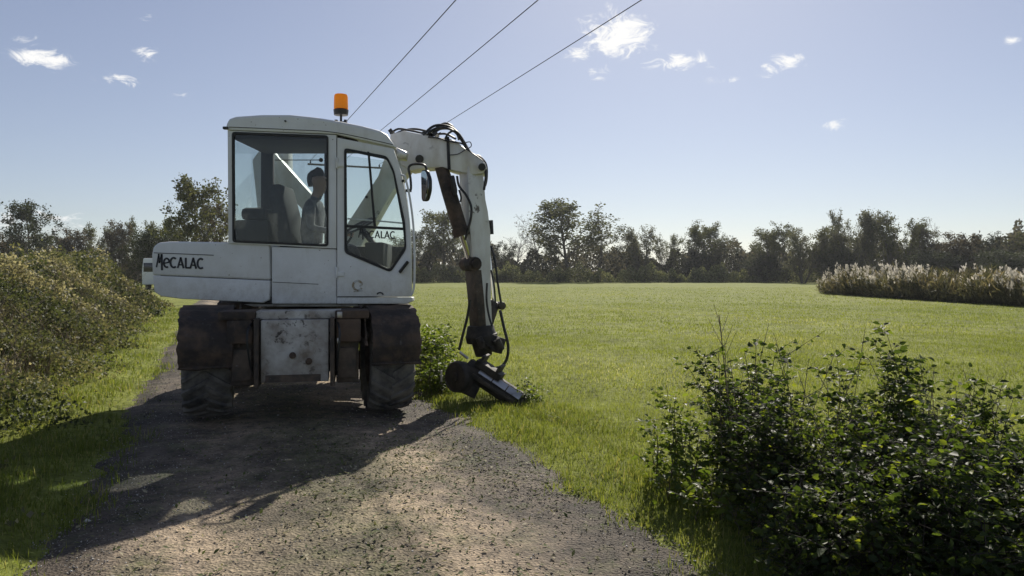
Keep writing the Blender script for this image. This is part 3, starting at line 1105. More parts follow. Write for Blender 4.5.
b.tube([P(405, 176, UY - .06), P(401.5, 175, UY)], .011, 8)
part(b, 'handrail', 'paint')
# beacon
b = MB()
bc = P(341, 112, UY + .35)
bz = P(341, 120, UY + .12).z
bc.z = bz
def beac(z):
    return Vector((bc.x, bc.y, z))
kz = (UY + .35) / F
b.tube([beac(bz - .03), beac(bz + .10)], .013, 8)
b.tube([beac(bz + .095), beac(bz + .10), beac(bz + .155), beac(bz + .165)], [.05, .075, .082, .06], 18)
for s in (-1, 1):
    b.box((bc.x + s * .05, bc.y, bz + .025), (.028, .05, .045))
b.box((bc.x, bc.y, bz + .02), (.09, .03, .02))
beacon = part(b, 'beacon', 'black')
q = MB()
q.tube([beac(bz + .165), beac(bz + .17), beac(bz + .30), beac(bz + .322), beac(bz + .33)], [.072, .077, .074, .066, .03], 20)
part(q, 'beacon_lens', 'lens', beacon)
# work lamp and mirror
b = MB()
w0 = P(399, 153, UY + .25)
b.loft([[w0 + Vector((-.02, .09, .05)), w0 + Vector((-.02, -.09, .05)), w0 + Vector((-.02, -.09, -.07)), w0 + Vector((-.02, .09, -.07))],
        [w0 + Vector((.10, .07, .0)), w0 + Vector((.10, -.07, .0)), w0 + Vector((.08, -.07, -.08)), w0 + Vector((.08, .07, -.08))]])
part(b, 'work_lamp', 'bright', bevel=.012)
MY = UY + .05
b = MB()
b.tube(smooth_path([P(405, 190.5, MY), P(410.6, 190, MY), P(410.4, 178, MY), P(408.6, 168.5, MY), P(412, 164.6, MY), P(421, 164.2, MY), P(425.6, 166.5, MY), P(426.8, 173, MY)], 5), .013, 8)
b.box(P(409, 190.6, MY), (.05, .035, .03))
mirror = part(b, 'mirror_arm', 'black')
b = MB()
mc = P(426.4, 185.5, MY)
mr_ = Matrix.Rotation(R(-52), 3, 'Z')
pts = rounded([(-.075, .165), (.02, .165), (.085, .06), (.085, -.06), (.03, -.165), (-.06, -.165)], .035)
vs = [mc + mr_ @ Vector((a_, -.02, c_)) for a_, c_ in pts]
b.prism(vs, mr_ @ Vector((0, .04, 0)))
part(b, 'mirror_housing', 'black', mirror, bevel=.006)
b = MB()
vs = [mc + mr_ @ Vector((a_ * .88, -.026, c_ * .93)) for a_, c_ in pts]
b.prism(vs, mr_ @ Vector((0, .005, 0)))
part(b, 'mirror_pane', 'mirrorglass', mirror, smooth=False)
# inside the cab
SX = P(300, 0, 8.25).x
b = MB()
def sbox(mb, x0, x1, y0, y1, z0, z1):
    return mb.box(((x0 + x1) / 2, (y0 + y1) / 2, (z0 + z1) / 2), (x1 - x0, y1 - y0, z1 - z0))
sbox(b, SX - .02, SX + .50, 8.0, 8.5, 1.50, 1.61)
sbox(b, SX + .05, SX + .40, 8.08, 8.42, 1.17, 1.499)
b.loft([[Vector((SX - .10, 8.0, 1.55)), Vector((SX + .04, 8.0, 1.55)), Vector((SX + .04, 8.5, 1.55)), Vector((SX - .10, 8.5, 1.55))],
        [Vector((SX - .24, 7.97, 2.05)), Vector((SX - .05, 7.97, 2.05)), Vector((SX - .05, 8.53, 2.05)), Vector((SX - .24, 8.53, 2.05))],
        [Vector((SX - .30, 8.0, 2.40)), Vector((SX - .14, 8.0, 2.42)), Vector((SX - .14, 8.5, 2.42)), Vector((SX - .30, 8.5, 2.40))]])
seat = part(b, 'seat', 'seatfab', bevel=.035)
for nm_, a_ in (('armrest', (SX - .02, SX + .42, 7.88, 7.98, 1.62, 1.74)), ('armrest', (SX - .02, SX + .42, 8.52, 8.62, 1.62, 1.74)), ('console', (SX + .78, SX + .98, 7.95, 8.55, 1.17, 1.78))):
    b = MB()
    sbox(b, *a_)
    part(b, nm_, 'lining', bevel=.02)
b = MB()
sbox(b, SX - .62, SX - .26, 7.95, 8.62, 1.17, 2.02)
part(b, 'rear_locker', 'lining', bevel=.02)
b = MB()
sbox(b, SX - .58, SX - .30, 8.0, 8.5, 2.022, 2.16)
part(b, 'folded_jacket', 'seatfab', bevel=.05)
sw = Vector((SX + .68, 8.25, 1.98))
b = MB()
tilt = Matrix.Rotation(R(-28), 3, 'Y')
b.tube([sw + tilt @ Vector((.18 * math.cos(2 * PI * i / 24), .18 * math.sin(2 * PI * i / 24), 0)) for i in range(25)], .014, 8)
for k in range(3):
    b.tube([sw, sw + tilt @ Vector((.18 * math.cos(2 * PI * k / 3), .18 * math.sin(2 * PI * k / 3), 0))], .011, 6)
b.tube([sw, sw + tilt @ Vector((.0, 0, -.12)), Vector((SX + .85, 8.25, 1.74))], [.03, .028, .035], 8)
part(b, 'steering_wheel', 'black')
for yy in (7.93, 8.57):
    b = MB()
    b.tube([(SX + .42, yy, 1.735), (SX + .50, yy, 1.86), (SX + .51, yy, 1.93)], [.012, .014, .022], 8)
    part(b, 'control_lever', 'black')

# --- boom, stick, working head
BY = 8.92          # near face of the boom
BW = .34
def B(px, py, y=BY):
    return P(px, py, y)
def bslab(name, mat, pts, y0=BY, wdt=BW, parent=root, bevel=.015):
    b = MB()
    b.prism([P(a_, c_, y0) for a_, c_ in pts], (0, wdt, 0))
    return part(b, name, mat, parent, bevel=bevel)
boom_l = bslab('lower_boom', 'paint_arm', [(322, 268), (330, 250), (378, 176), (392, 136), (404, 131), (418, 136), (420, 152), (408, 172), (392, 192), (352, 262), (340, 276)], BY + .02, BW - .04)
boom = bslab('upper_boom', 'paint_arm', [(390, 134), (404, 130.5), (424, 134.5), (436, 137.5), (448, 138), (456, 141), (466, 149), (476, 156), (485, 162.5), (487, 168), (483, 173.5), (474, 174.5), (455, 171), (443, 167), (424, 168), (411, 170.5), (401, 165), (390, 150)])
b = MB()
for px_, py_, r_ in ((419.5, 159, .05),):
    b.tube([P(px_, py_, BY - .03), P(px_, py_, BY + BW + .03)], r_, 14)
part(b, 'boom_pin', 'black', boom)
b = MB()
for o in (0,):
    b.loft([[P(446.2, 136.6, BY - .012), P(449.2, 136.6, BY - .012), P(449.2, 136.6, BY + BW + .012), P(446.2, 136.6, BY + BW + .012)],
            [P(447.6, 169.4, BY - .012), P(450.8, 169.8, BY - .012), P(450.8, 169.8, BY + BW + .012), P(447.6, 169.4, BY + BW + .012)]])
part(b, 'boom_band', 'seal', boom)
b = MB()
b.tube([P(482, 167, BY - .035), P(482, 167, BY + BW + .035)], .045, 16)
part(b, 'elbow_pin', 'black', boom)
bslab('boom_foot', 'paint_arm', [(262, 255), (252, 160), (262, 146), (272, 150), (330, 215), (322, 232), (276, 180), (284, 255)], BY + .10, .18)
bslab('boom_post', 'paint_arm', [(274, 255), (276, 150), (288, 148), (290, 255)], BY + .32, .2)
# stick, slewed to show its inner face: built about its own axis
SC = P(474.5, 250, BY + .15)
SROT = Matrix.Rotation(R(28), 3, 'Z')
SK = SC.y / F
def S(px, dy, py):
    """px: distance along the stick's own side in photo pixels from its axis; dy: metres across"""
    return Vector((SC.x + (py - 235) * .055 * SK, SC.y, 0)) + SROT @ Vector((px * SK, dy, 0)) + Vector((0, 0, EYE - (py - HOR) * SK))
HS = .13
prof = [(-8.5, 8.5, 168), (-9, 9.5, 200), (-9.5, 11.5, 212), (-9.5, 13, 232), (-7.5, 11.5, 262), (-5.5, 9.5, 300), (-5, 9.5, 330)]
b = MB()
b.loft([[S(a_, -HS, py_), S(c_, -HS, py_), S(c_, HS, py_), S(a_, HS, py_)] for a_, c_, py_ in prof])
stick = part(b, 'stick', 'paint_arm', bevel=.012)
b = MB()
b.loft([[S(a_ - .6, -HS - .004, py_), S(a_ + 7.5, -HS - .004, py_), S(a_ + 7.5, HS + .004, py_), S(a_ - .6, HS + .004, py_)] for a_, py_ in ((-7.2, 270), (-5.8, 300), (-5.2, 329))])
part(b, 'worn_plate', 'mudplate', stick, bevel=.004)
b = MB()
b.tube([S(-6.5, -HS - .06, 264), S(-6.5, HS + .06, 264)], .055, 14)
b.tube([S(-6.5, -HS - .02, 264), S(-6.5, HS + .02, 264)], .085, 14)
part(b, 'stick_pin', 'mud', stick)
for py_ in (222, 229):
    b = MB()
    b.tube([S(12.5, -.05, py_), S(17, -.05, py_ + 1)], .022, 8)
    b.tube([S(17, -.05, py_ - 2), S(17, -.05, py_ + 5)], .028, 8)
    part(b, 'hose_clamp', 'black', stick)
# muddy ram on the inner side of the stick
b = MB()
b.tube([P(441, 166, BY + .10), P(449, 192, BY + .02), P(461, 232, BY - .02)], [.08, .09, .09], 16)
b.tube([P(459.5, 228, BY - .02), P(462, 236, BY - .02)], .102, 16)
ram = part(b, 'stick_ram', 'mud')
b = MB()
b.tube([P(461, 232, BY - .02), S(-6.5, -.02, 262)], .042, 12)
part(b, 'ram_rod', 'rod', ram)
b = MB()
b.tube([P(452, 176, BY - .08), P(454.5, 190, BY - .10), P(455.5, 196, BY - .08)], [.028, .035, .02], 8)
part(b, 'ram_valve', 'black', ram)
# link at the right of the stick's foot
b = MB()
b.tube([S(9, -.02, 300), S(20, -.02, 306), S(24, -.02, 306)], [.03, .04, .045], 10)
b.tube([S(23, -.10, 306), S(23, .10, 306)], .05, 12)
b.loft([[S(14, -.06, 304), S(22, -.06, 304), S(22, .06, 304), S(14, .06, 304)], [S(4, -.06, 332), S(9, -.06, 334), S(9, .06, 334), S(4, .06, 332)]])
part(b, 'tilt_link', 'steel', bevel=.006)
b = MB()
b.tube([S(14, -.02, 250), S(17, -.02, 304)], .018, 8)
part(b, 'link_ram', 'rod')
# tilting rotator
hd = S(1.5, 0, 338)
b = MB()
b.box(S(1, 0, 331), (.20, .26, .10), SROT)
b.tube([S(1, 0, 327) + Vector((0, 0, .02)), S(1.2, 0, 334), S(1.5, 0, 335), S(2, 0, 342)], [.16, .185, .20, .19], 18)
b.box(S(10, -.10, 343), (.24, .16, .19), SROT @ Matrix.Rotation(R(20), 3, 'Y'))
b.tube([S(2, 0, 340), S(3, 0, 356)], [.14, .10], 14)
b.tube([S(9, -.20, 338), S(15, -.18, 349)], .055, 10)
b.tube([S(-8, -.16, 336), S(-4, -.18, 346)], .045, 10)
for k in range(5):
    b.tube([S(-6 + 4 * k, -.18 + .02 * k, 340 + (k % 3) * 3), S(-5 + 4 * k, -.24, 341 + (k % 3) * 3)], .022, 6)
part(b, 'tilt_rotator', 'headmud', bevel=.008)
# ditching bucket
bo = P(467, 369, 8.66)
wax = Vector((math.cos(R(-14)), math.sin(R(-14)), 0))
wax = (wax + Vector((0, 0, -.60))).normalized()
pax = Vector((-math.sin(R(-14)), math.cos(R(-14)), 0))        # away
qax = wax.cross(pax)
qax = qax if qax.z > 0 else -qax
def K(w_, p_, q_):
    return bo + wax * w_ + pax * p_ + qax * q_
shell = [(.10, .115), (-.02, .13), (-.085, .09), (-.115, .02), (-.10, -.04), (-.03, -.09), (.12, -.115), (.30, -.12), (.42, -.115)]
WB = .76
b = MB()
inn = []
for i, (a_, c_) in enumerate(shell):
    k = Vector((a_ - .18, c_ - .0)).normalized() * -.018
    inn.append((a_ + k.x, c_ + k.y))
b.loft([[K(0, a_, c_), K(WB, a_, c_), K(WB, i0, i1), K(0, i0, i1)] for (a_, c_), (i0, i1) in zip(shell, inn)])
for w_ in (-.014, WB):
    pts = [K(w_, a_ * 1.02, c_ * 1.02) for a_, c_ in shell] + [K(w_, .34, -.02)]
    b.prism(pts, wax * .014)
b.box(K(.24, -.02, .15), (.34, .20, .08), Matrix((wax, pax, qax)).transposed())
for w_ in (.12, .34):
    b.box(K(w_, .0, .20), (.03, .24, .14), Matrix((wax, pax, qax)).transposed())
bucket = part(b, 'ditching_bucket', 'headmud', bevel=.004)
b = MB()
dq = P(460.5, 374, 8.62)
dq = dq + Vector((0, 0, -.02))
b.tube([dq + Vector((-.055, -.075, 0)), dq + Vector((-.045, -.065, 0)), dq + Vector((.02, .02, -.02))], [.165, .182, .182], 26)
b.box(dq + Vector((.10, .0, -.10)), (.26, .10, .24), Matrix.Rotation(R(25), 3, 'Y'))
b.tube([dq + Vector((-.075, -.105, 0)), dq + Vector((-.045, -.065, 0))], [.05, .05], 14)
part(b, 'end_drum', 'headmud', bucket, bevel=.006)
b = MB()
rot_k = Matrix((wax, pax, qax)).transposed()
for i in range(3):
    b.box(K(.25 + i * .19, -.098, .098), (.178, .014, .080), rot_k @ Matrix.Rotation(R(-38), 3, 'X'))
part(b, 'wear_strip', 'bright', bucket, bevel=.003)
b = MB()
b.box(K(.40, -.128, .01), (.58, .012, .05), rot_k)
part(b, 'back_strip', 'steel', bucket, bevel=.003)
b = MB()
b.box(K(WB / 2, .42, -.115), (WB + .02, .10, .02), rot_k)
part(b, 'cutting_edge', 'bright', bucket, bevel=.003)
b = MB()
b.tube([P(459.5, 352, 8.6), P(468, 358.6, 8.6)], .016, 8)
part(b, 'bucket_pin', 'bright', bucket)
b = MB()
b.box(P(441.5, 376, 8.58), (.018, .03, .13))  # bright sliver added as the highlight at the left of the bucket
part(b, 'side_highlight', 'bright', bucket)

# hoses
hy = BY - .02
HOSES = [
    ([(392, 136), (402, 131), (414, 129), (426, 131), (436, 134), (446, 134), (456, 139)], BY + .16, .014),
    ([(390, 134), (398, 129), (410, 130.5), (424, 133.5), (433, 135.5), (441, 133)], BY + .08, .013),
    ([(424, 134), (432, 127), (440, 125), (450, 127), (458, 133), (464, 142), (470, 152), (478, 158), (484, 164), (485.6, 176), (484, 190)], BY + .02, .016),
    ([(428, 133), (436, 128.5), (446, 128), (455, 132), (462, 141), (466, 148)], BY - .02, .016),
    ([(432, 135), (440, 129), (452, 129.5), (461, 137), (466, 147), (472, 154), (480, 157), (486, 165), (486.6, 178), (485, 186)], BY + .12, .016),
    ([(430, 136), (434, 130), (444, 123.5), (452, 126), (457, 134), (459, 140)], BY + .2, .014),
    ([(445, 139), (449, 133), (456, 131), (463, 140), (468, 150)], BY - .05, .013),
    ([(428, 137), (438, 138), (448, 141), (460, 143), (466, 146)], BY - .03, .010),
    ([(450, 155), (458, 154), (465, 150), (471, 146.5), (470, 142), (464, 143)], BY - .035, .006),
    ([(457, 176), (459, 186), (466, 195), (471, 206), (471, 217), (468, 230), (465, 240)], BY - .09, .015),
    ([(459, 190), (461, 197), (460.4, 202)], BY - .09, .012),
    ([(491, 246), (495, 262), (498, 285), (501, 303)], BY - .05, .014),
    ([(491, 270), (494, 285), (495.5, 303)], BY - .03, .011),
    ([(487, 283), (486.5, 300), (489, 316), (492, 326)], BY - .08, .013),
    ([(470, 300), (467.5, 316), (463, 334), (459, 350)], BY - .12, .017),
    ([(500, 310), (504, 328), (508, 345), (507, 358), (502, 366), (496, 368)], BY - .12, .018),
]
for pts, y_, r_ in HOSES:
    b = MB()
    b.tube(smooth_path([P(a_, c_, y_) for a_, c_ in pts], 5), r_, 7)
    part(b, 'hose', 'hose')
for px_, py_ in ((425, 135), (430, 134), (436, 135), (392, 133)):
    b = MB()
    b.box(P(px_, py_ - .5, BY + .10), (.05, .20, .05), Matrix.Rotation(px_, 3, 'Y'))
    part(b, 'hose_union', 'black', boom)

# ------------------------------------------------------------------ operator, sitting in the cab
def person():
    pel = Vector((SX + .14, 8.25, 1.70))
    J = {'pelvis': (pel, .145), 'spine': (pel + Vector((-.02, 0, .20)), .14), 'chest': (pel + Vector((.0, 0, .40)), .165), 'neckb': (pel + Vector((.03, 0, .56)), .075),
         'neck': (pel + Vector((.05, 0, .62)), .058), 'jaw': (pel + Vector((.085, 0, .69)), .078), 'head': (pel + Vector((.075, 0, .77)), .098), 'crown': (pel + Vector((.065, 0, .84)), .082)}
    E = [('pelvis', 'spine'), ('spine', 'chest'), ('chest', 'neckb'), ('neckb', 'neck'), ('neck', 'jaw'), ('jaw', 'head'), ('head', 'crown')]
    J['nose'] = (pel + Vector((.185, 0, .745)), .016)
    J['nose0'] = (pel + Vector((.15, 0, .765)), .03)
    E += [('head', 'nose0'), ('nose0', 'nose')]
    for s, nm in ((-1, 'r'), (1, 'l')):
        yv = Vector((0, s, 0))
        J['sh' + nm] = (pel + Vector((.02, 0, .50)) + yv * .19, .070)
        J['el' + nm] = (pel + Vector((.06, 0, .23)) + yv * .29, .048)
        J['wr' + nm] = (pel + Vector((.26, 0, .20)) + yv * .315, .032)
        J['pa' + nm] = (pel + Vector((.33, 0, .205)) + yv * .318, .030)
        J['hip' + nm] = (pel + Vector((.03, 0, -.02)) + yv * .10, .098)
        J['kn' + nm] = (pel + Vector((.44, 0, .03)) + yv * .14, .068)
        J['an' + nm] = (pel + Vector((.52, 0, -.36)) + yv * .14, .046)
        J['to' + nm] = (pel + Vector((.66, 0, -.425)) + yv * .15, .038)
        J['he' + nm] = (pel + Vector((.50, 0, -.425)) + yv * .14, .036)
        J['ear' + nm] = (pel + Vector((.065, 0, .765)) + yv * .108, .018)
        E += [('chest', 'sh' + nm), ('sh' + nm, 'el' + nm), ('el' + nm, 'wr' + nm), ('wr' + nm, 'pa' + nm), ('pelvis', 'hip' + nm), ('hip' + nm, 'kn' + nm),
              ('kn' + nm, 'an' + nm), ('an' + nm, 'to' + nm), ('an' + nm, 'he' + nm), ('head', 'ear' + nm)]
        for k in range(4):
            ln = (.030, .034, .032, .026)[k]
            z0 = .232 - .019 * k
            base = pel + Vector((.36, 0, z0)) + yv * .318
            J['f%d%s' % (k, nm)] = (base, .0095)
            J['g%d%s' % (k, nm)] = (base + Vector((ln, 0, 0)) - yv * .012, .009)
            J['h%d%s' % (k, nm)] = (base + Vector((ln * .8, 0, -.004)) - yv * .045, .0085)
            E += [('pa' + nm, 'f%d%s' % (k, nm)), ('f%d%s' % (k, nm), 'g%d%s' % (k, nm)), ('g%d%s' % (k, nm), 'h%d%s' % (k, nm))]
        tb = pel + Vector((.315, 0, .235)) + yv * .30
        J['t0' + nm] = (tb, .011)
        J['t1' + nm] = (tb + Vector((.035, 0, .022)) - yv * .02, .010)
        E += [('pa' + nm, 't0' + nm), ('t0' + nm, 't1' + nm)]
    names = list(J)
    base = Vector((pel.x, pel.y, 1.61))
    me = bpy.data.meshes.new('person')
    me.from_pydata([J[k][0] - base for k in names], [(names.index(a_), names.index(c_)) for a_, c_ in E], [])
    o = bpy.data.objects.new('person', me)
    C.objects.link(o)
    sk = o.modifiers.new('skin', 'SKIN')
    for i, k in enumerate(names):
        me.skin_vertices[0].data[i].radius = (J[k][1], J[k][1])
        me.skin_vertices[0].data[i].use_root = (k == 'pelvis')
    sk.use_smooth_shade = True
    o.modifiers.new('sub', 'SUBSURF').levels = 1
    dg = bpy.context.evaluated_depsgraph_get()
    m2 = bpy.data.meshes.new_from_object(o.evaluated_get(dg))
    bpy.data.objects.remove(o)
    m2.name = 'person'
    for mm in ('shirt', 'trousers', 'skin'):
        m2.materials.append(M[mm])
    for pl in m2.polygons:
        c_ = pl.center + base - pel
        pl.use_smooth = True
        pl.material_index = 2 if (c_.z > .60 or (c_.x > .25 and abs(c_.y) > .25)) else (1 if c_.z < .04 else 0)
    o = link('person', m2, None, None, base)
    tag(o, 'seated operator in pale shirt behind the cab window, facing the arm', 'person')
    hb = MB()
    loops = []
    for f, r_ in ((-.07, .078), (-.03, .088), (.02, .093), (.065, .086), (.098, .058), (.112, .02)):
        loops.append([pel + Vector((.035 - .01 * f + r_ * 1.05 * math.cos(2 * PI * i / 18), r_ * .92 * math.sin(2 * PI * i / 18), .80 + f - .02 * math.cos(2 * PI * i / 18) * -1)) for i in range(18)])
    hb.loft(loops)
    hb.build('hair', 'hair', o, org=base)
    for s in (-1, 1):
        eb = MB()
        eb.tube([pel + Vector((.150, s * .034, .782)), pel + Vector((.166, s * .034, .782))], [.012, .008], 8)
        eb.build('eye', 'hair', o, org=base)
    mbm = MB().box(pel + Vector((.150, 0, .695)), (.012, .05, .010))
    mbm.build('mouth', 'hair', o, org=base)
person()

# ------------------------------------------------------------------ overhead line
def wire(px0, py0, px1, py1, Hh, lab):
    a_ = Vector(((px0 - 512) / F, 1, (HOR - py0) / F))
    a_ = a_ * (Hh / a_.z)
    c_ = Vector(((px1 - 512) / F, 1, (HOR - py1) / F))
    c_ = c_ * (Hh / c_.z)
    d_ = (c_ - a_)
    st = a_ - d_ * (22 / d_.length)
    en = a_ + d_ * (200 / d_.length)
    return st, en
TDv = Vector((TD[0], TD[1], 0))
pole_y = 41.0
WIRES = []
for (x0, y0), hh in (((455, 0), 6.0), ((537, 0), 6.0), ((640, 0), 6.0)):
    y_ = hh * F / (HOR - y0)
    WIRES.append(Vector(((x0 - 512) / F * y_, y_, EYE + hh)))
dirw = Vector((-.405, 1, 0)).normalized()
wl_ = ['overhead wire nearest the cab, leftmost of the three', 'middle one of the three overhead wires', 'overhead wire farthest right of the three']
mid = WIRES[1]
tpole = (pole_y - mid.y) / dirw.y
pole_c = mid + dirw * tpole
perp = Vector((dirw.y, -dirw.x, 0))
for w0, lb in zip(WIRES, wl_):
    off = (w0 - mid).dot(perp)
    along0 = (w0 - mid).dot(dirw)
    pts = []
    for i in range(41):
        s_ = -30 + (tpole + 30) * i / 40
        f = i / 40
        base = mid + perp * off + dirw * s_
        pts.append(Vector((base.x, base.y, EYE + 6.0 - .10 * 4 * f * (1 - f) + .08)))
    b = MB()
    b.tube(pts, .012, 6)
    o = b.build('overhead_wire', 'wire', None, org=pts[0], loc=pts[0])
    tag(o, lb, 'wire', 'overhead wires along the track')
pr = empty('utility_pole', (pole_c.x, pole_c.y, 0))
tag(pr, 'wooden utility pole behind the cab that carries the three wires', 'utility pole')
b = MB().tube([(pole_c.x, pole_c.y, -.3), (pole_c.x, pole_c.y, EYE + 6.1)], [.14, .10], 12)
b.build('post', 'wood', pr, org=(pole_c.x, pole_c.y, 0))
offs = [(w0 - mid).dot(perp) for w0 in WIRES]
b = MB()
c0 = Vector((pole_c.x, pole_c.y, EYE + 5.88))
b.tube([c0 + perp * (min(offs) - .15), c0 + perp * (max(offs) + .15)], .055, 8)
b.build('crossarm', 'wood', pr, org=(pole_c.x, pole_c.y, 0))
for of in offs:
    b = MB().tube([c0 + perp * of + Vector((0, 0, .05)), c0 + perp * of + Vector((0, 0, .10)), c0 + perp * of + Vector((0, 0, .19))], [.02, .05, .03], 8)
    b.build('insulator', 'black', pr, org=(pole_c.x, pole_c.y, 0))

# ------------------------------------------------------------------ far van and shed
vr = empty('parked_van', P(152.5, 272, 62).xy.to_3d(), R(0))
tag(vr, 'white high-roofed van far off, half hidden by the excavator tail', 'van')
vo_ = vr.location
b = MB()
b.loft([[vo_ + Vector((x_ * 1.0, y_, z_)) for x_, z_ in ((-.9, .4), (.9, .4), (.92, 1.4), (.80, 2.62), (-.80, 2.62), (-.92, 1.4))] for y_ in (0, 4.4)])
b.loft([[vo_ + Vector((x_ * 1.0, y_, z_)) for x_, z_ in ((-.88, .4), (.88, .4), (.88, 1.25), (-.88, 1.25))] for y_ in (4.401, 5.6)])
b.build('body', 'vanwhite', vr, org=vo_, bevel=.08)
b = MB().box(vo_ + Vector((0, -.012, 1.85)), (1.5, .02, .75))
b.build('rear_window', 'vanglass', vr, org=vo_, bevel=.01)
for x_ in (-.78, .78):
    for y_ in (.9, 4.6):
        b = MB().tube([vo_ + Vector((x_ - .11, y_, .34)), vo_ + Vector((x_ + .11, y_, .34))], .34, 18)
        b.build('wheel', 'rubber', vr, org=vo_)
sp = P(78, 272, 88)
sr = empty('farm_shed', (sp.x, sp.y, 0))
tag(sr, 'low shed with pale roof peeping over the bramble hedge', 'shed')
b = MB().box((sp.x, sp.y + 2.5, 1.55), (2.0, 5, 3.1))
b.build('wall', 'shedwall', sr, org=(sp.x, sp.y, 0))
b = MB().prism([(sp.x - 1.2, sp.y - .3, 3.11), (sp.x + 1.2, sp.y - .3, 3.11), (sp.x + 1.2, sp.y - .3, 3.2), (sp.x, sp.y - .3, 3.6), (sp.x - 1.2, sp.y - .3, 3.2)], (0, 5.6, 0))
b.build('roof', 'shedroof', sr, org=(sp.x, sp.y, 0))

# ------------------------------------------------------------------ trees
def gen_tree(seed, H=10., crown=.72, levels=4, trunk=.16, first=.28, angle=48, up=.12, nb=7, nclump=400, leafn=9, leafs=.17, spread=.55, wig=.16, stems=1, twig_leaf=1.0, bare_out=0.0):
    r_ = random.Random(seed)
    g = np.random.default_rng(seed)
    segs, tips = [], []
    def dev(d, ang, az_):
        ref = Vector((0, 0, 1)) if abs(d.z) < .95 else Vector((1, 0, 0))
        u1 = d.cross(ref).normalized()
        w1 = d.cross(u1)
        return (d * math.cos(ang) + (u1 * math.cos(az_) + w1 * math.sin(az_)) * math.sin(ang)).normalized()
    def grow(p, d, L, r0, lv):
        st = 5 if lv == 0 else (4 if lv == 1 else 3)
        az_ = r_.random() * 6.28
        for k in range(st):
            d = (d + Vector((r_.gauss(0, wig), r_.gauss(0, wig), r_.gauss(0, wig * .6) + up)) * (.5 if lv == 0 else 1)).normalized()
            q = p + d * (L / st)
            ra = r0 * (1 - .75 * k / st)
            rb = r0 * (1 - .75 * (k + 1) / st)
            segs.append((*p, *q, ra, rb))
            p = q
            f = (k + 1) / st
            if lv < levels - 1 and (lv > 0 or f >= first):
                for c_ in range(nb if lv == 0 else (r_.choice((1, 2, 2)) if lv == 1 else r_.choice((1, 1, 2)))):
                    az_ += 2.4 + r_.gauss(0, .4)
                    ln = L * crown * (1.15 - .55 * f if lv == 0 else .95 - .3 * f) * r_.uniform(.7, 1.15) * (.62 if lv else .75)
                    grow(p, dev(d, R(angle) * r_.uniform(.7, 1.25), az_), ln, rb * .62, lv + 1)
            if lv >= levels - 2 and f > .3:
                tips.append((*p, lv))
    for s_ in range(stems):
        d0 = Vector((0, 0, 1))
        p0 = Vector((0, 0, -.1))
        if stems > 1:
            a_ = 6.28 * s_ / stems
            d0 = Vector((math.cos(a_) * .28, math.sin(a_) * .28, 1)).normalized()
            p0 = Vector((math.cos(a_) * .25, math.sin(a_) * .25, -.1))
        grow(p0, d0, H * .72, trunk, 0)
    S_ = np.array(segs)
    tp = np.array(tips)[:, :3]
    top = max(S_[:, 5].max(), tp[:, 2].max()) + .1
    k_ = H / top
    S_ *= k_
    tp *= k_
    S_[:, 6:] = np.maximum(S_[:, 6:], .012)
    tp = tp[g.choice(len(tp), min(nclump, len(tp)), replace=False)]
    n_ = max(len(tp), 1)
    c_ = np.repeat(tp, leafn, 0)
    c_ = c_ + g.normal(size=c_.shape) * spread * np.array([[.5, .5, .42]])
    rv = np.clip(np.repeat(g.random(n_) * .6, leafn) + g.random(len(c_)) * .4, 0, 1)
    sz = leafs * g.uniform(.6, 1.4, len(c_))
    V, T_, A_ = leaf_arrays(c_, rand_unit(g, len(c_)), rand_unit(g, len(c_)), sz, sz * .75, rv)
    crown_me = np_mesh('crown', V, T_, A_)
    sv, stt = seg_arrays(S_, 5)
    trunk_me = np_mesh('trunk', sv, stt)
    trunk_me.polygons.foreach_set('use_smooth', [True] * len(trunk_me.polygons))
    rad = np.percentile(np.abs(c_[:, 0]), 96)
    return trunk_me, crown_me, H, rad

KIND = {
    'airy': dict(seed=3, nclump=520, leafn=9, leafs=.21, spread=.42, angle=44, first=.35, nb=4, crown=.80, up=.10),
    'airy2': dict(seed=12, nclump=420, leafn=9, leafs=.20, spread=.40, angle=52, first=.3, nb=4, crown=.74, up=.06, wig=.2),
    'lean': dict(seed=21, nclump=230, leafn=8, leafs=.19, spread=.40, angle=42, first=.42, nb=3, crown=.85, up=.06, wig=.24),
    'dense': dict(seed=5, nclump=700, leafn=11, leafs=.23, spread=.50, angle=56, first=.15, nb=5, crown=.74, up=.05),
    'dense2': dict(seed=17, nclump=800, leafn=10, leafs=.23, spread=.50, angle=56, first=.1, nb=4, crown=.64, up=.09, stems=2),
    'willow': dict(seed=8, nclump=900, leafn=8, leafs=.19, spread=.40, angle=32, first=.12, nb=3, crown=.66, up=.14, stems=3),
    'willow2': dict(seed=31, nclump=850, leafn=8, leafs=.19, spread=.42, angle=34, first=.12, nb=4, crown=.74, up=.12, stems=2),
    'bare': dict(seed=9, nclump=60, leafn=3, leafs=.12, spread=.3, angle=34, first=.3, nb=4, crown=.6, up=.10, trunk=.11),
    'bare2': dict(seed=14, nclump=90, leafn=4, leafs=.13, spread=.3, angle=44, first=.3, nb=4, crown=.75, up=.08, trunk=.12),
    'scrub': dict(seed=25, nclump=700, leafn=14, leafs=.25, spread=.6, angle=66, first=.05, nb=7, crown=.95, up=.02, levels=3, stems=4),
}
MESH = {}
for k, kw in KIND.items():
    MESH[k] = gen_tree(**kw)
CMAT = {}
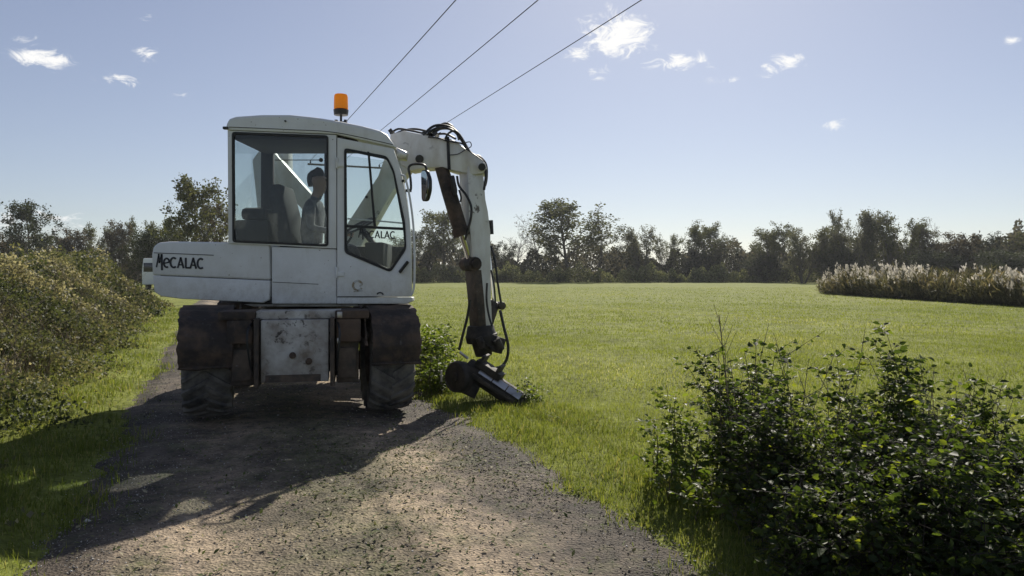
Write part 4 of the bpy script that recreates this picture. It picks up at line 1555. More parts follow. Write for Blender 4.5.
def tree(px, top, wpx, Y, kind, cmat, label, cat='tree', name='broadleaf_tree', group=None):
    tm, cm, H, rad = MESH[kind]
    hgt = EYE + (HOR - top) / F * Y
    wid = wpx / F * Y / 2
    x_ = (px - 512) / F * Y
    e = empty(name, (x_, Y, 0), rnd.random() * 6.28)
    sz = hgt / H
    sx = min(max(wid / rad, sz * .45), sz * 1.7)
    e.scale = (sx, sx, sz)
    if (cm.name, cmat) not in CMAT:
        c2 = cm if not cm.materials else cm.copy()
        if not c2.materials:
            c2.materials.append(M[cmat])
        else:
            c2.materials[0] = M[cmat]
        CMAT[(cm.name, cmat)] = c2
    link('trunk', tm, 'bark', e)
    link('crown', CMAT[(cm.name, cmat)], None, e)
    tag(e, label, cat, group)
    return e
FG = 'trees along the far edge of the field'
LG = 'trees beyond the bramble hedge'
TREES = [
    (34, 200, 46, 84, 'airy', 'darkleaf', 'lone small spreading tree at the far left against the cloud bank', LG),
    (8, 232, 44, 95, 'dense', 'brownleaf', 'brownish round tree at the left picture edge, left of the lone tree', LG),
    (56, 232, 34, 96, 'dense2', 'brownleaf', 'low brown tree just right of the lone tree at left', LG),
    (76, 227, 36, 96, 'dense', 'brownleaf', 'second brown tree right of the lone tree, above the shed roof', LG),
    (98, 223, 34, 97, 'dense2', 'treeleaf', 'third tree right of the lone tree, greener rounded top', LG),
    (119, 219, 30, 95, 'dense', 'brownleaf', 'fourth tree right of the lone tree, brown and slightly taller', LG),
    (139, 217, 30, 96, 'dense2', 'treeleaf', 'tree left of the dark evergreen, above the tail of the excavator', LG),
    (160, 222, 54, 70, 'scrub', 'darkleaf', 'very dark dense evergreen mass just above the excavator tail', LG),
    (170, 214, 34, 92, 'dense', 'treeleaf', 'tree rising behind the dark evergreen at the excavator tail', LG),
    (199, 177, 58, 62, 'airy', 'treeleaf', 'tall airy tree with see-through crown left of the cab', LG),
    (215, 197, 46, 67, 'dense2', 'brownleaf', 'dense brownish tree close to the left edge of the cab', LG),
    (250, 232, 44, 80, 'dense', 'treeleaf', 'tree seen through the left part of the cab window', LG),
    (400, 236, 40, 100, 'dense', 'treeleaf', 'tree low behind the front of the cab, beside the handrail', FG),
    (424, 226, 34, 112, 'dense2', 'darkleaf', 'dark tree between the cab and the arm, lower of the two', FG),
    (444, 207, 46, 106, 'airy', 'treeleaf', 'airy tree between the cab and the arm, taller of the two', FG),
    (480, 240, 40, 116, 'dense', 'darkleaf', 'dark low tree directly behind the arm of the excavator', FG),
    (500, 241, 30, 112, 'dense2', 'darkleaf', 'small dark tree just right of the excavator arm', FG),
    (517, 228, 26, 108, 'bare', 'brownleaf', 'slim leafless tree right of the excavator arm', FG),
    (541, 213, 40, 110, 'bare2', 'brownleaf', 'pale leafless spreading tree left of the tall leafy one', FG),
    (548, 236, 20, 106, 'lean', 'treeleaf', 'thin small tree at the left foot of the tall leafy tree', FG),
    (570, 199, 70, 105, 'airy', 'treeleaf', 'tallest leafy tree standing alone in the middle of the far treeline', FG),
    (598, 213, 48, 105, 'lean', 'treeleaf', 'sparser leaning tree touching the right side of the tallest tree', FG),
    (618, 244, 36, 114, 'dense', 'darkleaf', 'low tree in the gap right of the leaning tree', FG),
    (643, 225, 44, 106, 'willow', 'greyleaf', 'feathery many-stemmed willow right of the middle gap', FG),
    (666, 233, 34, 108, 'willow2', 'treeleaf', 'lower willow right beside the feathery one', FG),
    (689, 220, 36, 110, 'airy2', 'treeleaf', 'tall dark tree, left one of the central pair', FG),
    (707, 222, 40, 110, 'dense2', 'treeleaf', 'tall dark tree, right one of the central pair', FG),
    (724, 233, 24, 109, 'lean', 'treeleaf', 'thin tree at the right foot of the central pair', FG),
    (740, 247, 28, 112, 'dense', 'darkleaf', 'smallest tree, in the dip right of the central pair', FG),
    (768, 227, 40, 105, 'dense2', 'treeleaf', 'round dark tree right of the dip in the treeline', FG),
    (786, 221, 40, 104, 'airy2', 'treeleaf', 'dark tree with ragged top, second right of the dip', FG),
    (803, 228, 44, 96, 'willow', 'greyleaf', 'pale grey-green willow left of the reed bed', FG),
    (826, 223, 44, 96, 'dense', 'treeleaf', 'round-headed tree above the left end of the reed bed', FG),
    (852, 208, 46, 92, 'willow2', 'greyleaf', 'highest grey willow above the reed bed', FG),
    (874, 211, 40, 92, 'airy', 'greyleaf', 'tall loose tree right of the highest willow', FG),
    (895, 216, 44, 90, 'willow', 'treeleaf', 'leafy tree above the middle of the reed bed', FG),
    (914, 218, 40, 90, 'airy2', 'treeleaf', 'dark-leaved tree with open trunk above the reed bed', FG),
    (934, 219, 34, 88, 'bare2', 'brownleaf', 'thin half-bare tree at the right end of the high willows', FG),
    (960, 231, 46, 86, 'dense', 'brownleaf', 'brownish round tree left of the dark evergreen at right', FG),
    (986, 231, 44, 86, 'airy2', 'darkleaf', 'dark spreading tree behind the right part of the reed bed', FG),
    (1012, 229, 40, 86, 'lean', 'treeleaf', 'loose tree near the right picture edge', FG),
    (1034, 226, 46, 86, 'dense2', 'treeleaf', 'tree cut by the right picture edge', FG),
    (1062, 228, 46, 86, 'dense', 'treeleaf', 'tree just beyond the right picture edge', FG),
]
for a_ in TREES:
    tree(*a_[:7], group=a_[7])
SHRUBS = [
    (455, 264, 26, 103, 'scrub', 'darkleaf', 'round dark shrub at the field edge left of the arm'),
    (677, 275, 26, 102, 'scrub', 'darkleaf', 'low dark shrub at the field edge below the central pair'),
    (560, 272, 40, 103, 'scrub', 'darkleaf', 'dark shrub at the foot of the tallest tree'),
    (503, 270, 40, 103, 'scrub', 'treeleaf', 'wide low shrub right of the arm at the field edge'),
    (995, 260, 26, 62, 'scrub', 'darkleaf', 'green evergreen shrub above the reeds near the right edge'),
    (1010, 246, 80, 78, 'scrub', 'darkleaf', 'large dark thicket behind the reeds at the right edge'),
    (930, 248, 90, 84, 'scrub', 'darkleaf', 'broad dark thicket under the half-bare tree'),
    (845, 246, 80, 94, 'scrub', 'darkleaf', 'broad dark thicket under the highest willow'),
    (765, 254, 70, 104, 'scrub', 'darkleaf', 'broad dark thicket under the trees right of the dip'),
    (700, 252, 80, 109, 'scrub', 'darkleaf', 'broad dark thicket under the central pair'),
]
for a_ in SHRUBS:
    tree(*a_, cat='shrub', name='shrub', group='shrubs along the far edge of the field')

def leaf_mass(name, c, g, lo, hi, mat, rv=None, up=0.0, wr=.7):
    n_ = len(c)
    L_ = g.uniform(lo, hi, n_)
    d_ = rand_unit(g, n_) + np.array([[0, 0, up]])
    if rv is None:
        rv = g.random(n_)
    V, T_, A_ = leaf_arrays(c, d_, rand_unit(g, n_), L_, L_ * wr, rv)
    me = np_mesh(name, V, T_, A_)
    return me
# dark wood behind, reads as one mass
g = np.random.default_rng(44)
n_ = 120000
px_ = g.uniform(-60, 1090, n_)
Yw = 104 + g.uniform(0, 26, n_) - 22 * sstep(780, 1000, px_) - 6 * sstep(380, 120, px_)
topw = 4.5 + .9 * np.sin(px_ * .045) + .9 * np.sin(px_ * .13 + 1) + .6 * np.sin(px_ * .31)
topw = topw + 1.2 * sstep(740, 840, px_) * sstep(975, 930, px_) - .6 * sstep(230, 150, px_) + .8 * sstep(960, 1000, px_)
zw = topw * g.random(n_) ** 1.15
cw = np.stack([(px_ - 512) / F * Yw, Yw, zw], 1)
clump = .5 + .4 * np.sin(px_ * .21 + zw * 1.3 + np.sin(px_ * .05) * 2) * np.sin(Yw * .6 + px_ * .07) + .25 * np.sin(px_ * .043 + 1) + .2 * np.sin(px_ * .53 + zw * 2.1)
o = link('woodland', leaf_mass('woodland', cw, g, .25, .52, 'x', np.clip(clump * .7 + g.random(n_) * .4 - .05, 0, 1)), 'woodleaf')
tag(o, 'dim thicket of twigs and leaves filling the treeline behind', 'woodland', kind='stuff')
# light scrub along the field edge
n_ = 26000
px_ = g.uniform(395, 830, n_)
Yw = 101 + g.uniform(0, 3.5, n_)
zt = 1.7 + .6 * np.sin(px_ * .09) + .45 * np.sin(px_ * .27 + 2) + .3 * np.sin(px_ * .61)
cw = np.stack([(px_ - 512) / F * Yw, Yw, zt * g.random(n_) ** .8], 1)
o = link('edge_scrub', leaf_mass('edge_scrub', cw, g, .14, .34, 'x', None, .8, .4), 'scrubleaf')
tag(o, 'pale weedy scrub along the foot of the far treeline', 'scrub', kind='stuff')

# ------------------------------------------------------------------ reed bed
g = np.random.default_rng(5)
def reed_line(f):
    """front edge of the bed from its left tip (f=0) to beyond the right picture edge"""
    px = 822 + f * 300
    Y_ = 740 * 1.46 / (22.0 + 19.5 * f)
    return px, Y_
n_ = 5200
f = g.random(n_) ** .8
pxr, Yr = reed_line(f)
dep = g.random(n_) ** 1.4 * (5 + 5 * f)
xr = (pxr - 512) / F * (Yr + dep) + g.normal(size=n_) * .2
yr = Yr + dep
hr = (1.45 + .22 * np.sin(xr * .8) + .25 * np.sin(xr * 2.1 + yr) + .22 * np.sin(xr * 5.3) * np.sin(yr * 3.1)) * g.uniform(.45, 1.2, n_) * (.45 + .55 * sstep(-.01, .10, f)) * (.86 - .30 * f) * (1 - .35 * sstep(.62, .75, f))
hr = hr + .25
segs = np.zeros((n_, 8))
lean = g.normal(size=(n_, 2)) * .14 - np.array([[.12, 0]])
segs[:, 0], segs[:, 1], segs[:, 2] = xr, yr, -.05
segs[:, 3], segs[:, 4], segs[:, 5] = xr + lean[:, 0] * hr, yr + lean[:, 1] * hr, hr
segs[:, 6], segs[:, 7] = .010, .006
V, T_ = seg_arrays(segs, 3)
rr = empty('reed_bed', (float(xr.mean()), float(yr.mean()), 0))
tag(rr, 'bank of tall reeds with pale feathery plumes at the right field edge', 'reeds')
off = np.array([[xr.mean(), yr.mean(), 0]])
o = link('stalks', np_mesh('stalks', V - off, T_, np.zeros(len(V))), 'reedleaf', rr)
tag(o, kind='stuff')
k = 9
c_ = np.repeat(segs[:, :3], k, 0) + (np.repeat(segs[:, 3:6] - segs[:, :3], k, 0)) * g.uniform(.1, .9, (n_ * k, 1))
d_ = g.normal(size=(n_ * k, 3)) * .5 + np.array([[0, 0, .7]])
L_ = g.uniform(.25, .5, n_ * k)
V, T_, A_ = leaf_arrays(c_, d_, rand_unit(g, n_ * k), L_, L_ * .14, np.repeat(g.random(n_), k))
o = link('blades', np_mesh('blades', V - off, T_, A_), 'reedleaf', rr)
tag(o, kind='stuff')
pl = (g.random(n_) < .30) & ((f < .34) | ((f > .60) & (f < .70)) | (g.random(n_) < .13))
pt = segs[pl, 3:6]
k = 9
c_ = np.repeat(pt, k, 0) + g.normal(size=(len(pt) * k, 3)) * np.array([[.03, .03, .09]])
d_ = g.normal(size=(len(c_), 3)) * .35 + np.array([[-.25, 0, .9]])
L_ = g.uniform(.10, .24, len(c_))
V, T_, A_ = leaf_arrays(c_, d_, rand_unit(g, len(c_)), L_, L_ * .42, np.repeat(g.random(len(pt)), k))
o = link('plumes', np_mesh('plumes', V - off, T_, A_), 'plume', rr)
tag(o, kind='stuff')

# ------------------------------------------------------------------ bramble hedge on the left
g = np.random.default_rng(11)
HT = -1.95
def hedge_pts(n_, s0, s1):
    s_ = s0 + (s1 - s0) * g.random(n_)
    top = .92 + .12 * np.sin(s_ * .9) + .13 * np.sin(s_ * 2.3 + 1) + .12 * np.sin(s_ * 5.3) + .08 * np.sin(s_ * 11.7) + .030 * s_
    top = top * (.35 + .65 * sstep(36, 31, s_))
    w_ = g.random(n_)
    # three shells: sloping front face, top, loose inside
    z_ = top * (1 - (1 - w_) ** 1.25)
    bul = .30 * np.sin(s_ * 1.7 + z_ * 2) + .26 * np.sin(s_ * 4.1 - z_ * 3) + .20 * np.sin(s_ * 9 + z_ * 7) + .10 * np.sin(s_ * 17 - z_ * 13)
    front = HT + .42 - 2.1 * (z_ / top) ** 1.1 + bul * .8 - .10 * sstep(8, 28, s_) * 4
    t_ = front - np.abs(g.normal(size=n_)) * .22 + (g.random(n_) < .12) * g.random(n_) * .25
    on_top = g.random(n_) < .38
    t_ = np.where(on_top, HT - 1.5 - g.random(n_) * 2.4, t_)
    z_ = np.where(on_top, top - np.abs(g.normal(size=n_)) * .18 + .14 * np.sin(s_ * 3 + t_ * 5) + .10 * np.sin(s_ * 8 - t_ * 7) + (g.random(n_) < .10) * g.random(n_) * .22, z_)
    x_ = s_ * TD[0] + t_ * TN[0]
    y_ = s_ * TD[1] + t_ * TN[1]
    return x_, y_, z_, s_
hr_ = empty('bramble_hedge', (-7.5, 11, 0))
tag(hr_, 'tangled olive and brown bramble hedge along the left of the track', 'hedge')
off = np.array([[-7.5, 11, 0]])
parts = []
for n_, s0, s1, lo, hi in ((78000, 3.5, 14, .020, .062), (44000, 14, 24, .035, .09), (30000, 24, 36, .06, .13)):
    x_, y_, z_, s_ = hedge_pts(n_, s0, s1)
    patch = .5 + .27 * np.sin(s_ * 1.3 + z_ * 2.5 + 1) + .27 * np.sin(x_ * 3.1 + z_ * 4.0 + np.sin(s_ * 2.2))
    rv = np.clip(patch * .80 + g.random(n_) * .46 - .08, 0, 1)
    hole = np.sin(s_ * 5.1 + 2 * np.sin(z_ * 3.3)) * np.sin(z_ * 6.1 + s_ * 2.3 + 1) + .5 * np.sin(s_ * 12 + z_ * 9)
    kp = (hole < .55) | (g.random(n_) < .25)
    x_, y_, z_, rv = x_[kp], y_[kp], z_[kp], rv[kp]
    n_ = len(x_)
    c_ = np.stack([x_, y_, z_], 1)
    L_ = g.uniform(lo, hi, n_)
    parts.append(leaf_arrays(c_, rand_unit(g, n_) + np.array([[.1, -.2, .1]]), rand_unit(g, n_) + np.array([[0, 0, .5]]), L_, L_ * .72, rv))
V, T_, A_ = cat_arrays(parts)
tag(link('foliage', np_mesh('foliage', V - off, T_, A_), 'hedgeleaf', hr_), kind='stuff')
S_ = []
for k in range(3200):
    s_ = g.uniform(3.5, 30) if k % 3 else g.uniform(3.5, 14)
    t_ = HT - g.uniform(-.05, 2.6)
    x_, y_ = s_ * TD[0] + t_ * TN[0], s_ * TD[1] + t_ * TN[1]
    h_ = g.uniform(.5, 1.45) * min(1, .35 + (HT - t_) * .55) + (.34 if k % 4 == 0 else 0)
    p = np.array([x_, y_, 0.0])
    ld = g.normal(size=2) * .28 + np.array([.10, -.04])
    for q in range(3):
        e_ = np.array([x_ + ld[0] * h_ * ((q + 1) / 3) ** 1.8, y_ + ld[1] * h_ * ((q + 1) / 3) ** 1.8, h_ * (1 - (1 - (q + 1) / 3) ** 1.5)])
        S_.append((*p, *e_, .006 - .0014 * q, .0046 - .0014 * q))
        p = e_
V, T_ = seg_arrays(np.array(S_), 3)
tag(link('stems', np_mesh('stems', V - off, T_), 'cane', hr_), kind='stuff')
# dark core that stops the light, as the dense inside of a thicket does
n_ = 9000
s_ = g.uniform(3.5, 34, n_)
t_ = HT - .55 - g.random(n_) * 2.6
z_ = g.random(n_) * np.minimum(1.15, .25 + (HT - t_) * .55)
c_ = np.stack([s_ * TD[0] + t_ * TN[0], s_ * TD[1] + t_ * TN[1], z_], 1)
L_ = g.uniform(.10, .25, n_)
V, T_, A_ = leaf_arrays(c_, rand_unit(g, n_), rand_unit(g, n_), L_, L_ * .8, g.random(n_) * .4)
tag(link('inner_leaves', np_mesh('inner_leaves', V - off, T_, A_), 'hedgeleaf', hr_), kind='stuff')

# ------------------------------------------------------------------ plants with stems and leaves
def leafy_plant(name, label, cat, bases, hts, lean_fn, g, leaf_lo, leaf_hi, per_m, mat, stem_mat='stem', sr=.004, root_xy=None, group=None, rv_hi=1.0, droop=.25, start=.08, twigs=0):
    S_, Cs, Ds, Rv = [], [], [], []
    for i, (bx_, by_) in enumerate(bases):
        h_ = hts[i]
        ld = lean_fn(i)
        zb = float(height(np.array(bx_), np.array(by_)))
        p = np.array([bx_, by_, zb - .03])
        nseg = 6
        rs = g.random()
        prev = p
        for q in range(nseg):
            f1 = (q + 1) / nseg
            e_ = np.array([bx_ + ld[0] * h_ * f1 ** 1.7, by_ + ld[1] * h_ * f1 ** 1.7, zb + h_ * (f1 - droop * f1 ** 3 * abs(ld[0] + ld[1]) * .5)]) + g.normal(size=3) * .008
            S_.append((*prev, *e_, sr * (1 - .7 * q / nseg), sr * (1 - .7 * f1)))
            m_ = max(1, int(per_m * h_ / nseg))
            for _ in range(m_):
                ff = g.random()
                if q + ff < start * nseg:
                    continue
                c_ = prev + (e_ - prev) * ff
                a_ = g.random() * 6.28
                d_ = np.array([math.cos(a_), math.sin(a_), g.uniform(-.25, .65)])
                pet = g.uniform(.01, .06) + (.05 if g.random() < .3 else 0) * g.random()
                Cs.append(c_ + d_ * pet)
                Ds.append(d_)
                Rv.append(min(1, g.random() * .85 * rv_hi + rs * .15))
            prev = e_
            for _ in range(twigs if q > 0 else twigs // 2):
                if g.random() > .5:
                    continue
                a_ = g.random() * 6.28
                td = np.array([math.cos(a_), math.sin(a_), g.uniform(-.35, .7)])
                tl_ = g.uniform(.06, .20)
                te = e_ + td * tl_
                S_.append((*e_, *te, sr * .45, sr * .2))
                for m2 in range(int(g.integers(4, 8))):
                    ff = (m2 + 1) / 7
                    b2 = a_ + (1 if m2 % 2 else -1) * g.uniform(.5, 1.3)
                    dd = np.array([math.cos(b2), math.sin(b2), g.uniform(-.5, .5)])
                    Cs.append(e_ + td * tl_ * min(1, ff) + dd * .008)
                    Ds.append(dd)
                    Rv.append(min(1, g.random() * .85 * rv_hi + rs * .15))
    rx, ry = root_xy if root_xy else (float(np.mean([q[0] for q in bases])), float(np.mean([q[1] for q in bases])))
    off = np.array([[rx, ry, 0]])
    e = empty(name, (rx, ry, 0))
    tag(e, label, cat, group)
    V, T_ = seg_arrays(np.array(S_), 4)
    tag(link('stems', np_mesh('stems', V - off, T_), stem_mat, e), kind='stuff')
    Cs, Ds = np.array(Cs), np.array(Ds)
    L_ = leaf_lo + (leaf_hi - leaf_lo) * g.random(len(Cs)) ** 1.7
    nr = rand_unit(g, len(Cs)) * 1.1 + np.array([[0, 0, 1]])
    V, T_, A_ = leaf_arrays(Cs, Ds, nr, L_, L_ * g.uniform(.55, .85, len(Cs)), np.array(Rv), .15, True)
    tag(link('leaves', np_mesh('leaves', V - off, T_, A_), mat, e), kind='stuff')
    return e
g = np.random.default_rng(77)
# main bush: outline of its top in the photo
def bush_top(px):
    return np.interp(px, [690, 705, 730, 760, 785, 805, 830, 855, 875, 895, 915, 940, 965, 1000, 1040, 1120], [400, 372, 362, 352, 366, 392, 388, 370, 352, 358, 384, 388, 378, 400, 410, 420])
def make_bush(name, label, x0, x1, n_, seed, y0=3.2, y1=5.0, leaf=(.022, .058)):
    g = np.random.default_rng(seed)
    bases, hts = [], []
    while len(bases) < n_:
        x_ = g.uniform(x0, x1)
        y_ = g.uniform(y0, y1)
        pxc = 512 + x_ / y_ * F
        pyb = HOR + EYE / y_ * F
        if pxc < 706 + max(0, pyb - 480) * .72:
            continue
        zt = EYE - (bush_top(pxc) - HOR) / F * y_
        zt *= .55 + .45 * min(1, (y_ - y0 + .05) / .9)
        lump = .5 + .5 * math.sin(x_ * 8.3 + 1.7 * math.sin(y_ * 3.1)) * math.sin(y_ * 6.3 + x_ * 2.1 + 1)
        h_ = zt * (.36 + .64 * lump) * (1 - .45 * g.random() ** 1.3)
        if h_ < .12:
            continue
        bases.append((x_, y_))
        hts.append(h_)
    return leafy_plant(name, label, 'bush', bases, hts, lambda i: np.clip(g.normal(size=2) * .22, -.12 if bases[i][0] / bases[i][1] < .31 else -.34, .34), g, leaf[0], leaf[1], 42, 'bushleaf', 'darkstem', .004, start=.0, twigs=7)
make_bush('leafy_bush', 'dark leafy bush with glinting leaves, left part of the right foreground', .95, 1.74, 195, 70, leaf=(.016, .050))
make_bush('bramble_bush', 'dark bramble bush filling the bottom right corner', 1.86, 3.9, 470, 71, 3.0, 4.8, (.018, .054))
# upright shoots standing out of the bush
def shoots(label, pts, seed, per=70, lo=.03, hi=.055, mat='bushleaf', name='shoot', cat='shoot', start=.3, sr=.005, lx=.0):
    g = np.random.default_rng(seed)
    bases, hts, ln = [], [], []
    for px, py, Y_, l_ in pts:
        q = P(px, py, Y_)
        bases.append((q.x - l_ * q.z, Y_))
        hts.append(q.z)
        ln.append((l_, 0))
    return leafy_plant(name, label, cat, bases, hts, lambda i: ln[i], g, lo, hi, per, mat, 'stem', sr, start=start, droop=0, twigs=(2 if mat == 'weedleaf' else 4))
shoots('leaning dark shoot that stands highest above the bramble bush', [(884, 338, 4.4, -.22), (876, 350, 4.42, -.25), (891, 362, 4.4, -.12), (868, 366, 4.4, -.3)], 1)
shoots('upright leafy shoots above the left bush, right of the dry stalk', [(757, 352, 4.5, .04), (775, 360, 4.5, .1), (745, 364, 4.5, -.06), (788, 374, 4.5, .15)], 2)
shoots('leaning shoots at the left top of the bush', [(697, 354, 4.6, -.25), (704, 364, 4.62, -.2), (714, 372, 4.6, -.12), (690, 372, 4.6, -.3)], 3)
shoots('pair of pointed shoots on the right of the bramble bush', [(962, 376, 4.3, -.15), (974, 386, 4.3, .05), (952, 388, 4.3, -.2)], 4)
shoots('slim pale shoots between the two bushes', [(836, 362, 4.5, -.08), (826, 378, 4.5, -.05), (846, 374, 4.5, .08)], 5)
shoots('bent shoot leaning out over the right end of the bramble bush', [(1002, 392, 4.2, .15), (1014, 404, 4.2, .2), (988, 398, 4.2, -.1)], 16)
shoots('thin twiggy shoot right of the highest one', [(912, 368, 4.4, .12), (925, 378, 4.4, .2), (903, 374, 4.4, .05)], 17)
b = MB()
for k in range(26):
    x0_ = rnd.uniform(715, 1010)
    y0_ = rnd.uniform(4.2, 4.6)
    q1 = P(x0_, float(bush_top(x0_)) - rnd.uniform(-10, 34), y0_)
    q0_ = Vector((q1.x + rnd.uniform(-.25, .25), y0_, .35))
    b.tube(smooth_path([q0_, (q0_ + q1) / 2 + Vector((rnd.uniform(-.03, .03), 0, .02)), q1], 3), [.0028] * 3 + [.0022] * 3 + [.001], 4)
o = b.build('bare_twigs', 'cane', bpy.data.objects['bramble_bush'], org=bpy.data.objects['bramble_bush'].location)
tag(o, kind='stuff')
shoots('green leafy sapling left of the bush, taller one', [(668, 392, 5.0, -.10), (676, 400, 5.02, .02), (684, 408, 5.0, .1), (672, 425, 4.9, 0)], 6, 110, .03, .055, 'weedleaf', 'sapling', 'sapling', .05)
shoots('green leafy sapling left of the bush, shorter one at its left', [(656, 424, 5.05, -.03), (658, 436, 5.05, .03), (652, 446, 5.0, -.1)], 7, 130, .028, .05, 'weedleaf', 'sapling', 'sapling', .05)
shoots('low green nettles between the saplings and the bush', [(690, 428, 4.9, 0), (700, 436, 4.8, .1), (682, 446, 4.8, -.1), (706, 452, 4.7, .05), (694, 462, 4.6, -.05), (672, 470, 4.6, .1), (712, 478, 4.4, .0), (700, 492, 4.3, .1), (722, 500, 4.2, .0), (735, 512, 4.0, -.1)], 8, 130, .03, .06, 'weedleaf', 'nettle', 'weed', .03)
# weeds by the working head
gw = np.random.default_rng(90)
pts = [(gw.uniform(418, 452), gw.uniform(328, 352), gw.uniform(9.6, 10.6), gw.normal() * .12) for _ in range(24)]
shoots('dark weedy clump between the wheel and the arm', pts, 9, 70, .04, .075, 'weedleaf', 'weed_clump', 'weed', .02)
pts = [(gw.uniform(428, 450), gw.uniform(352, 372), gw.uniform(8.9, 9.4), gw.normal() * .12) for _ in range(16)]
shoots('low weeds just left of the working bucket', pts, 10, 90, .035, .06, 'weedleaf', 'weed_clump', 'weed', .02)
shoots('small leafy weed at the right tip of the bucket', [(525, 374, 8.5, .05), (519, 380, 8.45, -.05), (531, 384, 8.5, .1), (537, 380, 8.6, .1), (541, 390, 8.6, .0)], 12, 110, .03, .05, 'weedleaf', 'weed', 'weed', .05)
# dry bare stalk
b = MB()
q0, q1 = P(728, 410, 4.6), P(719, 315, 4.6)
b.tube(smooth_path([Vector((q0.x + .03, 4.6, 0)), q0, P(724, 362, 4.6), q1], 4), .0035, 5)
for a_, c_ in (((722, 345), (708, 318)), ((724, 360), (737, 330)), ((721, 335), (729, 312)), ((726, 372), (712, 350)), ((723, 350), (733, 325)), ((720, 325), (714, 305))):
    b.tube([P(*a_, 4.6), P(*c_, 4.6 + .05)], [.002, .001], 4)
o = b.build('dry_stalk', 'cane', None, org=(q0.x + .03, 4.6, 0), loc=(q0.x + .03, 4.6, 0))
tag(o, 'thin bare dry stalk rising above the left bush', 'stalk')
# bleached dry grass arching over the bush foot
b = MB()
for k in range(9):
    x0_ = rnd.uniform(745, 800)
    st_ = P(x0_, 545 - rnd.random() * 20, 3.9)
    en_ = P(x0_ + rnd.uniform(30, 80), 545 - rnd.uniform(0, 60), 3.75)
    md_ = (st_ + en_) / 2 + Vector((0, 0, .05))
    b.tube(smooth_path([Vector((st_.x, st_.y, 0.0)), st_, md_, en_], 3), .0022, 4)
o = b.build('dry_grass_tuft', 'cane', None, org=(1.45, 3.9, 0), loc=(1.45, 3.9, 0))
tag(o, 'bleached arching grass stems at the foot of the dark bush', 'grass')

# ------------------------------------------------------------------ grass
def blades(name, x, y, h, w, mat, label, g, lean=.45, rv=None):
    n_ = len(x)
    z = surf(x, y) - .01
    b_ = np.stack([x, y, z], 1)
    a_ = g.random(n_) * 6.283
    side = np.stack([np.cos(a_), np.sin(a_), np.zeros(n_)], 1)
    a2 = g.random(n_) * 6.283
    ln = np.abs(g.normal(size=n_)) * lean
    ld = np.stack([np.cos(a2) * ln, np.sin(a2) * ln, np.zeros(n_)], 1)
    upv = np.array([[0, 0, 1.0]])
    hh, ww = h[:, None], w[:, None]
    m0 = b_ + upv * hh * .55 + ld * hh * .3
    tip = b_ + upv * hh * (1 - .25 * np.minimum(ln, 1.5)[:, None]) + ld * hh
    V = np.stack([b_ - side * ww * .5, b_ + side * ww * .5, m0 - side * ww * .4, m0 + side * ww * .4, tip], 1).reshape(-1, 3)
    k = np.arange(n_)[:, None] * 5
    T_ = np.concatenate([k + np.array([[0, 1, 3]]), k + np.array([[0, 3, 2]]), k + np.array([[2, 3, 4]])], 0)
    if rv is None:
        rv = g.random(n_)
    o = link(name, np_mesh(name, V, T_, np.repeat(rv, 5)), mat)
    tag(o, label, 'grass', kind='stuff')
    return o
g = np.random.default_rng(123)
def scatter(n_, y0, y1, tmin=None, tmax=None, pw=1.0):
    y = y0 + (y1 - y0) * g.random(n_) ** pw
    x = (g.random(n_) * 2 - 1) * (y * .98 + .8)
    k = in_view(x, y)
    t = tcoord(x, y)
    if tmin is not None:
        k &= t > tmin
    if tmax is not None:
        k &= t < tmax
    return x[k], y[k], t[k]
# field crop, thinning out and widening with distance
X_, Y_, H_, W_ = [], [], [], []
for n_, y0, y1, h0, h1, w_ in ((240000, 3.2, 9, .025, .07, .005), (170000, 9, 17, .03, .075, .009), (110000, 17, 34, .03, .08, .018), (50000, 34, 70, .03, .08, .04)):
    x, y, t = scatter(n_, y0, y1, 2.35)
    pt = .6 + .4 * np.sin(x * 1.1 + 2 * np.sin(y * .5)) * np.sin(y * .9)
    k = g.random(len(x)) < .45 + .55 * pt
    x, y, t = x[k], y[k], t[k]
    X_.append(x); Y_.append(y)
    H_.append(g.uniform(h0, h1, len(x)) * (.8 + .4 * pt[k])); W_.append(np.full(len(x), w_) * g.uniform(.7, 1.3, len(x)))
X_, Y_ = np.concatenate(X_), np.concatenate(Y_)
patch = .5 + .25 * np.sin(X_ * .35 + 1.5 * np.sin(Y_ * .21)) + .25 * np.sin(Y_ * .6 + X_ * .9)
rv = np.clip(patch * .5 + g.random(len(X_)) * .52, 0, 1)
blades('field_grass', X_, Y_, np.concatenate(H_), np.concatenate(W_), 'crop', 'short bright green crop covering the field', g, .55, rv)
# taller verge on the right of the track and at the bush foot
x, y, t = scatter(470000, 3.0, 15, 1.95, 3.6)
s_ = scoord(x, y)
e_ = t - (TR + edge_wob(s_ * 1.3 + 5))
dens = sstep(-.30, .18, e_) ** 1.6 * (1 - .55 * sstep(.7, 1.3, e_))
tuft = .5 + .5 * np.sin(s_ * 3.1 + 2 * np.sin(t * 4)) * np.sin(t * 5.2 + s_ * .7)
k = g.random(len(x)) < dens * (.4 + .6 * tuft) * .8
x, y, tuft = x[k], y[k], tuft[k]
dn = np.hypot(x, y)
blades('verge_grass', x, y, g.uniform(.03, .095, len(x)) * (.5 + .9 * tuft), .003 + .0006 * dn * g.uniform(.5, 1.2, len(x)), 'grass', 'tufted grass verge between track and field', g, .6)
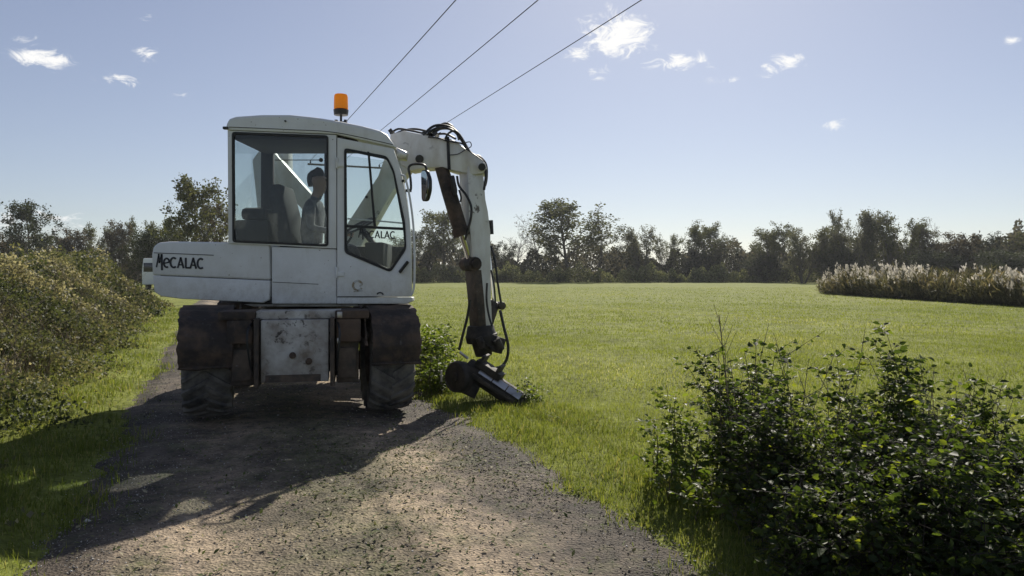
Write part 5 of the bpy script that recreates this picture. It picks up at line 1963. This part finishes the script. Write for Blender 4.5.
# left verge between track and hedge
x, y, t = scatter(520000, 3.0, 30, -3.0, -.4, 1.5)
s_ = scoord(x, y)
e_ = (TL + edge_wob(s_)) - t
tuft = .5 + .5 * np.sin(s_ * 2.7 + 2 * np.sin(t * 4)) * np.sin(t * 4.6 + s_ * .9)
k = g.random(len(x)) < sstep(-.35, .25, e_) ** 1.6 * (.4 + .6 * tuft) * .9
x, y, tuft = x[k], y[k], tuft[k]
dn = np.hypot(x, y)
blades('left_verge_grass', x, y, g.uniform(.035, .11, len(x)) * (.5 + .8 * tuft), .003 + .0006 * dn * g.uniform(.5, 1.2, len(x)), 'grass', 'grass strip between the track and the bramble hedge', g, .6)

# ------------------------------------------------------------------ loose stones and cuttings on the track
g = np.random.default_rng(321)
def stones(n_, y0, y1, lo, hi, edge):
    x, y, t = scatter(n_, y0, y1, TL - .1, TR + .12, 1.3)
    f = np.clip(np.minimum(np.abs(t - TL), np.abs(t - TR)) / 1.5, 0, 1)
    cl = .5 + .5 * np.sin(x * 3.3 + 2 * np.sin(y * 1.7)) * np.sin(y * 2.9)
    k = g.random(len(x)) < (1 - f * edge) * (.35 + .65 * cl)
    x, y = x[k], y[k]
    r_ = lo + (hi - lo) * g.random(len(x)) ** 3
    c_ = np.stack([x, y, surf(x, y) + r_ * .15], 1)
    base = np.array([[1, 0, 0], [0, 1, 0], [-1, 0, 0], [0, -1, 0], [0, 0, .75], [0, 0, -.75]])
    V = c_[:, None, :] + base[None] * r_[:, None, None] * g.uniform(.55, 1.25, (len(x), 6, 1)) 
    V = V + g.normal(size=V.shape) * r_[:, None, None] * .15
    b_ = np.arange(len(x))[:, None] * 6
    T_ = np.concatenate([b_ + np.array([q]) for q in ((0, 1, 4), (1, 2, 4), (2, 3, 4), (3, 0, 4), (1, 0, 5), (2, 1, 5), (3, 2, 5), (0, 3, 5))], 0)
    return V.reshape(-1, 3), T_, np.repeat(g.random(len(x)), 6)
V, T_, A_ = cat_arrays([stones(120000, 3.0, 7.5, .0025, .008, .80), stones(1000, 3.0, 10, .008, .020, .7), stones(36000, 7.5, 14, .005, .013, .6)])
tag(link('gravel', np_mesh('gravel', V, T_, A_), 'stone'), 'loose grey and brown gravel on the track', 'gravel', kind='stuff')
x, y, t = scatter(110000, 3.1, 11, TL, TR, 1.2)
den = 1.3 * np.exp(-(((x + .45) / 1.0) ** 2 + ((y - 5.9) / 1.0) ** 2)) + .14 + .35 * np.exp(-((tcoord(x, y) - .85) / .35) ** 2)
k = g.random(len(x)) < den * .8
x, y = x[k], y[k]
c_ = np.stack([x, y, surf(x, y) + .006 + g.random(len(x)) * .012], 1)
d_ = rand_unit(g, len(x)) * np.array([[1, 1, .35]])
L_ = g.uniform(.012, .045, len(x))
V, T_, A_ = leaf_arrays(c_, d_, rand_unit(g, len(x)) * .5 + np.array([[0, 0, 1]]), L_, L_ * g.uniform(.2, .6, len(x)), g.random(len(x)))
tag(link('cuttings', np_mesh('cuttings', V, T_, A_), 'litter'), 'scattered cut leaves and twigs on the track', 'cuttings', kind='stuff')


# ------------------------------------------------------------------ thin haze over the whole place
m, n, l = new_mat('haze_air')
pv = n.new('ShaderNodeVolumePrincipled')
pv.inputs['Color'].default_value = (.86, .90, .96, 1)
pv.inputs['Density'].default_value = HAZE
pv.inputs['Anisotropy'].default_value = .35
o = n.new('ShaderNodeOutputMaterial')
l.new(pv.outputs[0], o.inputs['Volume'])
M['haze'] = m
b = MB().box((0, 15, 7), (5200, 5200, 17))
o = b.build('haze', 'haze', None, smooth=False)
tag(o, kind='stuff')
